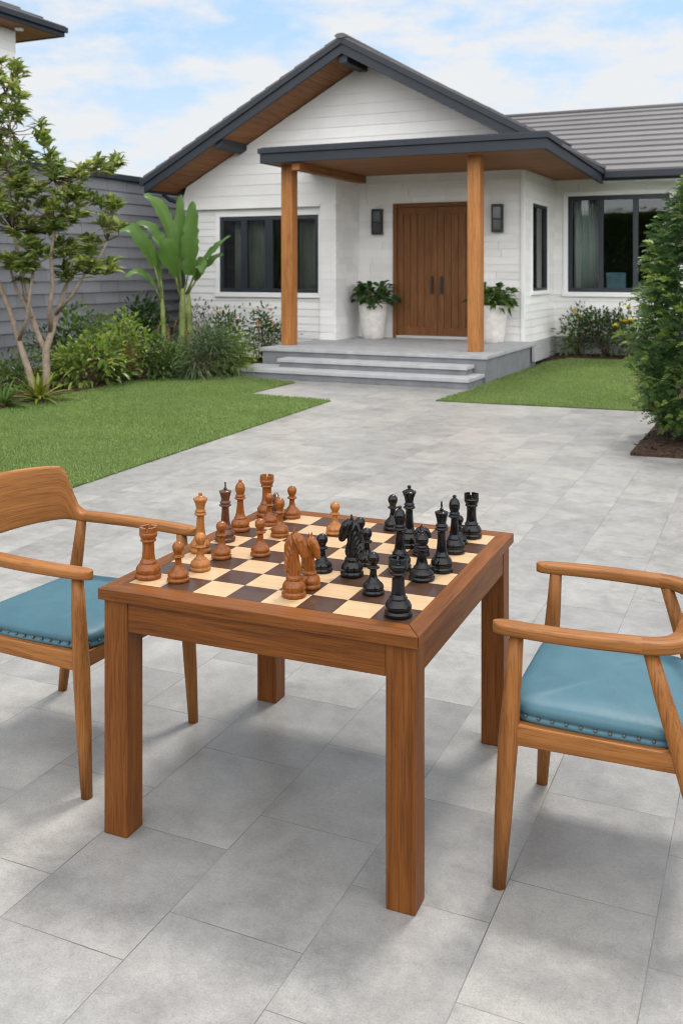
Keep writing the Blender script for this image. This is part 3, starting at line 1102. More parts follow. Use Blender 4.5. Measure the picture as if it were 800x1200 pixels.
def bush(name, loc, rx, h, n, L, W, lm, label, group=None, seed=0, clumps=26, cat='shrub', spread=0.2, upb=0.35, flowers=None, droop=0.3, low=0.12, fold=0.22):
    rng = np.random.default_rng(seed + 1000)
    root = empty(name, loc, 0, label, cat, group)
    # clump centres through the crown volume
    C = []
    while len(C) < clumps:
        p = rng.uniform(-1, 1, 3)
        q = np.linalg.norm(p)
        if q < 1 and q > 0.25:
            r_ = rx * rng.uniform(0.75, 1.1)
            C.append((p[0] * r_, p[1] * r_, h * (low + (1 - low) * (p[2] * 0.5 + 0.5) * rng.uniform(0.85, 1.05))))
    C = np.array(C)
    idx = rng.integers(0, clumps, n)
    off = rng.normal(0, 1, (n, 3)) * rx * spread
    pos = C[idx] + off
    pos[:, 2] = np.maximum(pos[:, 2], 0.03)
    ctr = np.array([0, 0, h * 0.3])
    d = norm(pos - ctr) * 0.7 + norm(off) * 0.7 + rng.normal(0, 0.3, (n, 3)) + np.array([0, 0, upb])
    V, Fc = leaves(pos, d, L * rng.uniform(0.6, 1.15, n), W * rng.uniform(0.7, 1.15, n), rng, fold, droop)
    np_mesh('foliage', V, Fc, lm, root)
    sb = MB()
    stems(sb, (0, 0, 0.02), [tuple(c) for c in C[:14]], rng, 0.010, 0.003)
    sb.build('stem', M['twig'], root, recalc=False)
    if flowers:
        fm, nf, fr_ = flowers
        top = pos[np.argsort(-(pos[:, 2] - 0.35 * pos[:, 1]))[: n // 3]]
        for k in range(nf):
            c = top[rng.integers(0, len(top))] + np.array([0, -0.03, 0.04])
            m = 9
            a = np.linspace(0, 2 * math.pi, m, endpoint=False)
            dd = np.stack([np.cos(a), np.sin(a) * 0.7 - 0.4, np.full(m, 0.55)], 1)
            V, Fc = leaves(np.tile(c, (m, 1)), dd, fr_, fr_ * 0.75, rng, 0.1, 0.1)
            np_mesh('flower', V, Fc, fm, root)
    return root


def strappy(name, loc, n, L, W, lm, label, seed, cat='plant', arch=0.5, spread=1.0, group=None):
    rng = np.random.default_rng(seed + 500)
    root = empty(name, loc, 0, label, cat, group)
    mb = MB()
    for k in range(n):
        a = rng.uniform(0, 2 * math.pi)
        el = rng.uniform(0.25, 1.3)
        l_ = L * rng.uniform(0.65, 1.1)
        w_ = W * rng.uniform(0.7, 1.1)
        d = Vector((math.cos(a) * math.cos(el) * spread, math.sin(a) * math.cos(el) * spread, math.sin(el)))
        s = Vector((-math.sin(a), math.cos(a), 0))
        nrm = s.cross(d).normalized()
        i0 = len(mb.v)
        K = 6
        for i in range(K + 1):
            t = i / K
            c = Vector((0.02 * math.cos(a), 0.02 * math.sin(a), 0.02)) + d * (l_ * t) + Vector((0, 0, -arch * l_ * t * t * 0.8))
            ww = w_ * (0.55 + 0.45 * math.sin(math.pi * min(1, t * 0.9 + 0.15))) * (1 - t ** 3)
            mb.v += [tuple(c + s * ww / 2 + nrm * ww * 0.18), tuple(c), tuple(c - s * ww / 2 + nrm * ww * 0.18)]
        for i in range(K):
            j = i0 + i * 3
            mb.face((j, j + 1, j + 4, j + 3), 0, True)
            mb.face((j + 1, j + 2, j + 5, j + 4), 0, True)
    mb.build('foliage', lm, root, recalc=False)
    cr = MB()
    cr.lathe([(0.04, 0.0), (0.05, 0.03), (0.025, 0.07), (0.005, 0.08)], 10)
    cr.build('stem', M['twig'], root)
    return root


GBED = 'shrubs and plants in the left garden bed'


def gp(x, y, h=0.03):
    d = F_PX * (CAM_H - h) / (y - HOR)
    return Vector(((x - 400) * d / F_PX, d, h))


# left bed, from the photograph's left edge towards the porch
strappy('strappy_plant', gp(4, 476), 46, 0.62, 0.035, LF['mid'], 'dark green strap-leaved plant at the left edge, beside the pale trunks', 1, 'plant', 0.55, 1.0, GBED)
strappy('bromeliad', gp(46, 469), 42, 0.62, 0.06, LF['yellow'], 'yellow-green bromeliad rosette at the foot of the pale tree trunks', 2, 'plant', 0.45, 1.0, GBED)
bush('shrub', gp(108, 452), 0.56, 0.66, 900, 0.15, 0.062, LF['bright'], 'low bright green shrub with broad leaves right of the bromeliad', GBED, 3, 30)
bush('shrub', gp(152, 443), 0.46, 0.98, 900, 0.12, 0.045, LF['bright'], 'tall bright green shrub in the middle of the left bed', GBED, 4, 30)
bush('shrub', gp(98, 438), 0.42, 1.22, 420, 0.16, 0.055, LF['mid'], 'tall loose shrub with reddish twigs against the grey wall', GBED, 5, 18, spread=0.24)
bush('shrub', gp(184, 443), 0.40, 0.62, 700, 0.11, 0.042, LF['mid'], 'small rounded green shrub left of the narrow-leaved shrub', GBED, 6, 24)
bush('shrub', gp(168, 424), 0.52, 1.20, 700, 0.15, 0.06, LF['deep'], 'dark green shrub in front of the grey wall, behind the bright ones', GBED, 7, 22)
bush('shrub', gp(130, 448), 0.36, 0.80, 500, 0.10, 0.036, LF['reddish'], 'small shrub with reddish young leaves between two bright green shrubs', GBED, 8, 20)
strappy('ginger_plant', gp(204, 432), 26, 0.75, 0.10, LF['bright'], 'broad-leaved ginger plant below the banana stems', 9, 'plant', 0.35, 0.8, GBED)
bush('shrub', gp(236, 442), 0.50, 0.78, 1500, 0.24, 0.018, LF['grey'], 'mounded shrub with long narrow leaves in front of the banana stems', GBED, 10, 30, upb=0.2, droop=0.45)
bush('shrub', gp(272, 438), 0.42, 0.58, 1300, 0.13, 0.022, LF['bright'], 'low feathery bright green shrub beside the porch steps', GBED, 11, 30, upb=0.3)
bush('shrub', gp(262, 428), 0.50, 0.98, 900, 0.12, 0.035, LF['mid'], 'medium green shrub with pale pink flowers below the left window', GBED, 12, 26, flowers=(LF['pink'], 3, 0.055))
bush('shrub', gp(308, 424), 0.42, 1.02, 800, 0.11, 0.036, LF['mid'], 'loose shrub with orange flowers beside the left porch post', GBED, 13, 24, flowers=(LF['orange'], 5, 0.06))
bush('shrub', gp(240, 418), 0.38, 1.15, 300, 0.10, 0.03, LF['purple'], 'thin purplish shrub against the white wall right of the banana', GBED, 14, 16, spread=0.26)
bush('shrub', gp(62, 440), 0.40, 0.80, 380, 0.13, 0.04, LF['deep'], 'dark shrub behind the pale trunks at the foot of the grey wall', GBED, 15, 18)
bush('shrub', gp(22, 455), 0.40, 0.55, 420, 0.13, 0.04, LF['mid'], 'low green shrub behind the strap-leaved plant at the left edge', GBED, 16, 18)
# right bed below the wide window
RBED = 'flowering shrubs below the right window'
bush('shrub', hw(0.72, 4.5, 0.03), 0.42, 0.95, 520, 0.13, 0.045, LF['mid'], 'flowering shrub with a pale yellow bloom at the porch corner', RBED, 21, 22, flowers=(LF['yellowfl'], 3, 0.06), spread=0.25)
bush('shrub', hw(1.25, 4.45, 0.03), 0.44, 0.92, 620, 0.13, 0.045, LF['deep'], 'dark green shrub without flowers in the middle below the wide window', RBED, 22, 24, spread=0.25)
bush('shrub', hw(1.78, 4.4, 0.03), 0.42, 0.88, 560, 0.13, 0.045, LF['mid'], 'shrub with bright yellow flowers beside the conifer', RBED, 23, 22, flowers=(LF['yellowfl'], 6, 0.085), spread=0.25)
bush('shrub', hw(2.6, 4.4, 0.03), 0.45, 0.9, 500, 0.13, 0.045, LF['mid'], 'green shrub below the wide window, half hidden behind the conifer', RBED, 24, 22, spread=0.25)
bush('shrub', hw(2.98, -1.9, 0.03), 0.24, 0.34, 260, 0.10, 0.022, LF['reddish'], 'small reddish ground shrub at the lawn edge beside the conifer', None, 25, 14)

# potted plants on the porch ---------------------------------------------------
def potted(a, b, label, seed, lm):
    root = empty('potted_plant', hw(a, b, 0.421), 0, label, 'potted plant', 'potted plants by the front door')
    m = MB()
    m.lathe([(0.185, 0.0), (0.20, 0.012), (0.215, 0.15), (0.24, 0.34), (0.262, 0.52), (0.272, 0.62), (0.276, 0.655), (0.268, 0.668), (0.25, 0.664), (0.244, 0.60)], 40)
    m.build('pot', M['pot'], root)
    m = MB()
    m.lathe([(0.242, 0.585), (0.242, 0.605), (0.1, 0.615)], 24)
    m.build('soil', M['soil'], root)
    rng = np.random.default_rng(seed)
    mb = MB()
    P, D = [], []
    for k in range(60):
        a_ = rng.uniform(0, 2 * math.pi)
        el = rng.uniform(0.25, 1.25)
        ln_ = rng.uniform(0.16, 0.42)
        dv = np.array([math.cos(a_) * math.cos(el), math.sin(a_) * math.cos(el), math.sin(el)])
        tip = np.array([0, 0, 0.62]) + dv * ln_
        P.append(tip)
        D.append(dv + np.array([0, 0, -0.15]))
        mb.tube([(0.02 * dv[0], 0.02 * dv[1], 0.61), tuple((np.array([0, 0, 0.62]) + tip) / 2 + np.array([0, 0, 0.02])), tuple(tip)], 0.005, 5)
    mb.build('stem', M['pseudostem'], root, recalc=False)
    P, D = np.array(P), np.array(D)
    V, Fc = leaves(np.repeat(P, 3, 0) + rng.normal(0, 0.02, (180, 3)), np.repeat(D, 3, 0) + rng.normal(0, 0.35, (180, 3)), rng.uniform(0.16, 0.27, 180), rng.uniform(0.07, 0.11, 180), rng, 0.2, 0.45)
    np_mesh('foliage', V, Fc, lm, root)


potted(-2.62, 2.0, 'white tapered pot with a leafy dark green plant left of the front door', 31, LF['deep'])
potted(-0.30, 1.98, 'white tapered pot with leafy green plant, half behind the right porch post', 32, LF['mid'])

# multi-stemmed tree -------------------------------------------------------------
TDp = 13.5
tb = gp(47, 462)
tree = empty('small_tree', tb, 0, 'small pale-barked tree with several stems and olive whorled leaves before the grey wall', 'tree')


def tp(x, y, dd=0.0):
    return at(x, y, TDp + dd) - tb


rng = np.random.default_rng(77)
tk = MB()
tk.tube([tp(40, 463), tp(38, 448), tp(33, 432), tp(24, 405), tp(14, 370), tp(0, 335, -0.1), tp(-12, 300, -0.2)], [0.055, 0.05, 0.046, 0.042, 0.038, 0.032, 0.026], 10)
tk.tube([tp(52, 463), tp(55, 440), tp(54, 410), tp(62, 385), tp(70, 360, 0.1), tp(76, 340, 0.2), tp(84, 322, 0.2)], [0.062, 0.056, 0.052, 0.044, 0.036, 0.03, 0.022], 10)
tk.tube([tp(54, 412), tp(46, 395), tp(38, 372, 0.2), tp(30, 345, 0.3), tp(24, 312, 0.3), tp(16, 270, 0.2), tp(10, 200, 0.1), tp(13, 155, 0.1), tp(6, 105, 0.0)], [0.045, 0.04, 0.034, 0.03, 0.026, 0.022, 0.016, 0.012, 0.007], 9)
tk.tube([tp(60, 390), tp(58, 365, -0.2), tp(62, 335, -0.3), tp(60, 300, -0.3), tp(66, 255, -0.3), tp(64, 210, -0.3)], [0.036, 0.03, 0.026, 0.022, 0.018, 0.012], 9)
tk.tube([tp(22, 400), tp(32, 375, -0.2), tp(36, 340, -0.3), tp(42, 300, -0.2)], [0.03, 0.026, 0.022, 0.016], 8)
tk.tube([tp(66, 368), tp(86, 345, -0.2), tp(100, 320, -0.2), tp(118, 300, -0.2), tp(126, 282, -0.2)], [0.026, 0.022, 0.018, 0.013, 0.009], 8)
tk.tube([tp(38, 372), tp(20, 340, 0.2), tp(8, 300, 0.3)], [0.026, 0.022, 0.016], 8)
tk.build('trunk', M['bark'], tree, recalc=False)
forks = [tp(6, 108, 0.0), tp(13, 155, 0.1), tp(11, 178, 0.1), tp(10, 200, 0.1), tp(16, 270, 0.2), tp(24, 312, 0.3), tp(64, 210, -0.3), tp(66, 255, -0.3), tp(60, 300, -0.3), tp(84, 322, 0.2), tp(126, 282, -0.2), tp(100, 320, -0.2), tp(42, 300, -0.2), tp(0, 335, -0.1), tp(-12, 300, -0.2), tp(8, 300, 0.3)]
spots = []
for (x, y, rx_, ry_, k) in ((6, 100, 16, 22, 9), (8, 140, 18, 14, 6), (42, 150, 10, 8, 2), (34, 182, 30, 13, 9), (10, 205, 16, 18, 7), (60, 192, 12, 8, 3), (114, 192, 22, 9, 6), (88, 212, 20, 15, 9), (50, 226, 26, 14, 10),
                            (12, 245, 18, 14, 7), (128, 250, 14, 12, 6), (78, 252, 20, 15, 8), (40, 262, 22, 12, 7), (96, 292, 15, 10, 5), (60, 288, 18, 8, 5), (14, 300, 18, 14, 6), (118, 305, 22, 9, 7), (82, 318, 10, 6, 2), (30, 318, 16, 9, 3),
                            (-25, 180, 22, 60, 14), (-25, 280, 20, 40, 9)):
    for _ in range(int(k * 1.45 + 1)):
        spots.append(tp(x + rng.uniform(-1.2, 1.2) * rx_, y + rng.uniform(-1.35, 1.35) * ry_, rng.uniform(-0.65, 0.65)))
tw = MB()
P, D, Ls = [], [], []
for s in spots:
    fk = min(forks, key=lambda q: (q - s).length + (0.6 if q.z > s.z + 0.2 else 0))
    md = fk.lerp(s, 0.5) + Vector((rng.normal(0, 0.04), rng.normal(0, 0.04), -0.04))
    tw.tube([fk, md, s], [0.010, 0.007, 0.004], 5)
    ax = (s - fk).normalized() * 0.6 + Vector((rng.normal(0, 0.35), rng.normal(0, 0.35), 0.75))
    for _ in range(rng.integers(20, 30)):
        a_ = rng.uniform(0, 2 * math.pi)
        v_ = np.array([math.cos(a_), math.sin(a_), 0]) * rng.uniform(0.55, 1.1) + np.array(ax) * rng.uniform(0.05, 1.5)
        P.append(np.array(s) + rng.normal(0, 0.025, 3) - np.array(ax) * rng.uniform(0, 0.07))
        D.append(v_)
        Ls.append(rng.uniform(0.14, 0.25))
tw.build('branch', M['twig'], tree, recalc=False)
Ls = np.array(Ls)
V, Fc = leaves(np.array(P), np.array(D), Ls, Ls * 0.26, rng, 0.2, 0.3)
np_mesh('crown', V, Fc, LF['olive'], tree)


# banana plants ----------------------------------------------------------------
def banana_leaf(root, pts, width, seed, tear=0.4):
    """pts: midrib points; the first third is stalk"""
    rr = random.Random(seed)
    pts = [Vector(p) for p in pts]
    # resample through a quadratic curve
    p0, p1, p2 = pts
    C = lambda t: p0 * (1 - t) ** 2 + p1 * 2 * t * (1 - t) + p2 * t * t
    st = MB()
    st.tube([C(t) for t in (0, 0.12, 0.25, 0.4, 0.6, 0.8, 0.97)], [0.02, 0.018, 0.015, 0.012, 0.009, 0.006, 0.003], 6)
    mb = MB()
    K = 22
    face_dir = Vector((rr.uniform(-0.3, 0.3), -0.8, 0.55))
    rows = []
    for i in range(K + 1):
        t = 0.24 + 0.76 * i / K
        c = C(t)
        tg = (C(min(1, t + 0.02)) - C(max(0, t - 0.02))).normalized()
        s = tg.cross(face_dir).normalized()
        nn = s.cross(tg).normalized()
        q = i / K
        wd = width * (math.sin(math.pi * min(1, q * 0.92 + 0.06)) ** 0.6) * (1 if q < 0.97 else 0.4)
        lw = wd * (1 - (tear * rr.random() if rr.random() < 0.4 else 0))
        rw = wd * (1 - (tear * rr.random() if rr.random() < 0.22 else 0))
        wave = 0.02 * math.sin(q * 14 + seed)
        n = len(mb.v)
        mb.v += [tuple(c + s * lw * 0.5 + nn * (lw * 0.22 + wave)), tuple(c + s * lw * 0.26 + nn * lw * 0.15), tuple(c + nn * 0.012), tuple(c - s * rw * 0.26 + nn * rw * 0.15), tuple(c - s * rw * 0.5 + nn * (rw * 0.22 - wave))]
        rows.append(n)
    for i in range(K):
        for k in range(4):
            mb.face((rows[i] + k, rows[i] + k + 1, rows[i + 1] + k + 1, rows[i + 1] + k), 0, True)
    lf = mb.build('leaf', LF['banana'], root, recalc=False)
    st.build('midrib', M['pseudostem'], lf, recalc=False)


def banana(base, label, D_, stem_px, leaf_px, seed):
    root = empty('banana_plant', base, 0, label, 'plant', 'banana plants by the grey wall')
    q = lambda x, y, dd=0.0: at(x, y, D_ + dd) - base
    for (x0, y0, x1, y1, r_) in stem_px:
        m = MB()
        a0, a1 = q(x0, y0), q(x1, y1)
        a0.z = 0.0
        m.tube([a0, a0.lerp(a1, 0.35), a0.lerp(a1, 0.7), a1], [r_, r_ * 0.9, r_ * 0.75, r_ * 0.5], 12)
        m.build('pseudostem', M['pseudostem'], root, recalc=False)
    m = MB()
    rr = random.Random(seed)
    for k in range(9):
        x0, y0, x1, y1, r_ = stem_px[k % len(stem_px)]
        f_ = rr.uniform(0.1, 0.7)
        c0 = q(x0, y0).lerp(q(x1, y1), f_)
        c0.z = max(c0.z, 0.1)
        a_ = rr.uniform(0, 6.28)
        d_ = Vector((math.cos(a_), math.sin(a_), 0)) * (r_ + 0.015)
        m.tube([c0 + d_, c0 + d_ * 1.6 - Vector((0, 0, 0.15)), c0 + d_ * 1.5 - Vector((0, 0, 0.38))], [0.012, 0.02, 0.006], 6)
    m.build('dry_sheath', M['dry_sheath'], root, recalc=False)
    for i, (b0, c0, t0, w_) in enumerate(leaf_px):
        banana_leaf(root, [q(*b0), q(*c0), q(*t0)], w_ * 0.86, seed * 20 + i)


BD = 17.6
b1 = at(216, 430, BD)
b1.z = 0.03
banana(b1, 'tall banana plant with broad upright leaves at the house corner', BD,
       [(214, 430, 214, 338, 0.085), (224, 430, 221, 345, 0.07)],
       [((215, 345), (228, 300, -0.1), (226, 236, -0.1), 0.40), ((213, 342), (209, 290, 0.2), (212, 228, 0.2), 0.30),
        ((213, 345), (204, 242, -0.2), (168, 228, -0.3), 0.30), ((212, 350), (196, 258, 0.3), (158, 262, 0.3), 0.24),
        ((212, 355), (200, 282, -0.4), (178, 278, -0.6), 0.42), ((218, 345), (236, 300, -0.3), (270, 276, -0.3), 0.16),
        ((219, 348), (240, 305, -0.1), (262, 298, -0.2), 0.20), ((220, 345), (236, 290, -0.3), (238, 322, -0.5), 0.30)], 3)
b2 = at(192, 432, BD - 0.3)
b2.z = 0.03
banana(b2, 'younger banana plant with leaves leaning over the grey wall side', BD - 0.3,
       [(194, 432, 190, 350, 0.06)],
       [((190, 352), (174, 256), (138, 272, -0.2), 0.34), ((190, 356), (172, 304, -0.2), (146, 326, -0.5), 0.18), ((191, 350), (188, 300, 0.2), (170, 285, 0.3), 0.2)], 5)

# conifer at the right -----------------------------------------------------------
cbase = at(840, 520, 9.7)
cbase.z = 0.03
con = empty('conifer', cbase, 0, 'dense green conifer rising from the mulch bed at the right edge', 'tree')
m_ = MB()
m_.tube([(0, 0, 0), (0.01, 0, 1.0), (0, 0.01, 2.0), (0, 0, 2.85)], [0.06, 0.05, 0.03, 0.008], 10)
m_.build('trunk', M['twig'], con)
rng = np.random.default_rng(5)
prof_h = np.array([0.05, 0.17, 0.55, 1.0, 1.5, 1.95, 2.35, 2.6, 2.95])
prof_r = np.array([0.48, 0.66, 0.78, 0.78, 0.73, 0.62, 0.44, 0.30, 0.02])


def sprays(n, lm, name, lo, hi, lscale):
    h = rng.uniform(0.06, 2.9, n * 3)
    rmax = np.interp(h, prof_h, prof_r)
    keep = rng.uniform(0, 0.8, n * 3) < rmax
    h, rmax = h[keep][:n], rmax[keep][:n]
    k = len(h)
    a = rng.uniform(0, 2 * math.pi, k)
    lump = 0.90 + 0.12 * np.sin(a * 5 + h * 6) + 0.07 * np.sin(a * 9 - h * 11)
    rr = rmax * rng.uniform(lo, hi, k) * lump
    P = np.stack([np.cos(a) * rr, np.sin(a) * rr, h], 1)
    d = np.stack([np.cos(a), np.sin(a), rng.uniform(0.15, 1.0, k)], 1) + rng.normal(0, 0.3, (k, 3))
    d = norm(d)
    up = np.array([0, 0, 1.0]) + rng.normal(0, 0.4, (k, 3))
    s = norm(np.cross(d, up))
    nn = norm(np.cross(s, d))
    Ls = rng.uniform(0.09, 0.17, k) * lscale
    # each spray: a rib with paired leaflets, all in one drooping plane
    Vs, Fs = [], []
    J = 7
    base = 0
    for j in range(J):
        t = j / (J - 1)
        c = P + d * (Ls * t)[:, None] - np.array([0, 0, 1.0]) * (Ls * 0.35 * t * t)[:, None]
        ll = Ls * (0.42 * (1 - t * 0.75) + 0.05)
        for sg in (-1, 1):
            tip = c + s * (sg * ll * 0.8)[:, None] + d * (ll * 0.75)[:, None] + nn * (ll * rng.uniform(-0.25, 0.25, k))[:, None]
            wv = d * (Ls * 0.045)[:, None] + s * (-sg * Ls * 0.03)[:, None]
            mid_ = (c + tip) / 2
            V = np.stack([c - wv * 0.6, mid_ - wv + nn * (Ls * 0.02)[:, None], tip, mid_ + wv - nn * (Ls * 0.02)[:, None], c + wv * 0.6], 1)
            Vs.append(V)
    Vall = np.concatenate(Vs, 1)          # k, J*2*5, 3
    per = Vall.shape[1]
    T = []
    for q in range(J * 2):
        o_ = q * 5
        T += [[o_, o_ + 1, o_ + 4], [o_ + 1, o_ + 3, o_ + 4], [o_ + 1, o_ + 2, o_ + 3]]
    T = np.array(T)
    Fc = (np.arange(k)[:, None, None] * per + T[None]).reshape(-1, 3)
    np_mesh(name, Vall.reshape(-1, 3), Fc, lm, con)


sprays(6200, LF['conifer'], 'foliage', 0.62, 1.0, 0.92)
sprays(1500, LF['conifer_tip'], 'young_tips', 0.9, 1.06, 0.75)

# hedge added out of view behind the camera to darken what the panes mirror
rng = np.random.default_rng(9)
reflection_hedge = empty('reflection_hedge', (1.5, -16, 0), 0, 'long clipped green hedge added out of view for the window panes to mirror', 'reflection_hedge')
m_ = MB()
m_.box(-44, 20, -0.5, 0.5, 0.0, 5.2)
m_.build('core', plain('hedge inside', (0.05, 0.085, 0.025), 0.9, 0.7, 0.9), reflection_hedge)
n = 16000
P = np.stack([rng.uniform(-44, 20, n), rng.choice([0.55, 0.75, 0.65], n), rng.uniform(0.05, 5.4, n)], 1)
D = rng.normal(0, 0.6, (n, 3)) + np.array([0, 0.9, 0.4])
V, Fc = leaves(P, D, rng.uniform(0.2, 0.4, n), 0.16, rng, 0.2, 0.3)
np_mesh('foliage', V, Fc, LF['bright'], reflection_hedge)

# ------------------------------------------------------------------ chess table
TT = R(22.9)
FRc = Vector((0.2026, 2.5747, 0))
TU = Vector((math.cos(TT), -math.sin(TT), 0))
TV = Vector((math.sin(TT), math.cos(TT), 0))
TX, TY, TZ = 1.026, 1.108, 0.75
tc_ = FRc - TU * (TX / 2) + TV * (TY / 2)
table = empty('chess_table', tc_, -TT, 'square brown timber table with an inlaid chessboard top on the grey pavers', 'table')
hx, hy = TX / 2, TY / 2
BX0, BX1, BY0, BY1 = -hx + 0.055, hx - 0.055, -hy + 0.082, hy - 0.062
th_ = 0.034
z0, z1 = TZ - th_, TZ
for pts, mk in (([(-hx, -hy), (hx, -hy), (BX1, BY0), (BX0, BY0)], 'table_x'), ([(hx, hy), (-hx, hy), (BX0, BY1), (BX1, BY1)], 'table_x'),
                ([(hx, -hy), (hx, hy), (BX1, BY1), (BX1, BY0)], 'table_y'), ([(-hx, hy), (-hx, -hy), (BX0, BY0), (BX0, BY1)], 'table_y')):
    # shrink a hair along the mitres so that the joints read
    cx_ = sum(p[0] for p in pts) / 4
    cy_ = sum(p[1] for p in pts) / 4
    q = []
    for x, y in pts:
        if mk == 'table_x':
            q.append((x - math.copysign(0.0007, x), y))
        else:
            q.append((x, y - math.copysign(0.0007, y)))
    m_ = MB()
    m_.prism(q, z0, z1)
    m_.build('top_border', M[mk], table, 0.0022)
m_ = MB()
sx, sy = (BX1 - BX0) / 8, (BY1 - BY0) / 8
zt = TZ - 0.0016
for i in range(8):
    for j in range(8):
        x0, y0 = BX0 + i * sx, BY0 + j * sy
        dark = (i + j) % 2 == 1
        m_.quad((x0 + 0.0003, y0 + 0.0003, zt), (x0 + sx - 0.0003, y0 + 0.0003, zt), (x0 + sx - 0.0003, y0 + sy - 0.0003, zt), (x0 + 0.0003, y0 + sy - 0.0003, zt), 1 if dark else 0)
m_.box(BX0 + 0.001, BX1 - 0.001, BY0 + 0.001, BY1 - 0.001, TZ - 0.025, zt - 0.0008, 1)
m_.build('chessboard', [M['light_square'], M['dark_square']], table)
ins, lt = 0.014, 0.084
ap0, ap1 = TZ - th_ - 0.092, TZ - th_ - 0.0005
LX, LY = hx - ins, hy - ins
for sx_ in (-1, 1):
    for sy_ in (-1, 1):
        m_ = MB()
        xa, xb = sorted((sx_ * LX, sx_ * (LX - lt)))
        ya, yb = sorted((sy_ * LY, sy_ * (LY - lt)))
        m_.box(xa, xb, ya, yb, 0.0, ap1)
        m_.build('leg', M['table_z'], table, 0.004)
for sg in (-1, 1):
    m_ = MB()
    ya, yb = sorted((sg * (LY - 0.003), sg * (LY - 0.028)))
    m_.box(-LX + lt + 0.0008, LX - lt - 0.0008, ya, yb, ap0, ap1)
    m_.build('apron', M['table_x'], table, 0.003)
    m_ = MB()
    xa, xb = sorted((sg * (LX - 0.003), sg * (LX - 0.028)))
    m_.box(xa, xb, -LY + lt + 0.0008, LY - lt - 0.0008, ap0, ap1)
    m_.build('apron', M['table_y'], table, 0.003)
# corner blocks under the top
for sx_ in (-1, 1):
    for sy_ in (-1, 1):
        m_ = MB()
        c = (sx_ * (LX - lt), sy_ * (LY - lt))
        m_.prism([(c[0], c[1]), (c[0] - sx_ * 0.07, c[1]), (c[0], c[1] - sy_ * 0.07)], ap0 + 0.005, ap1 - 0.01)
        m_.build('corner_block', M['table_x'], table)


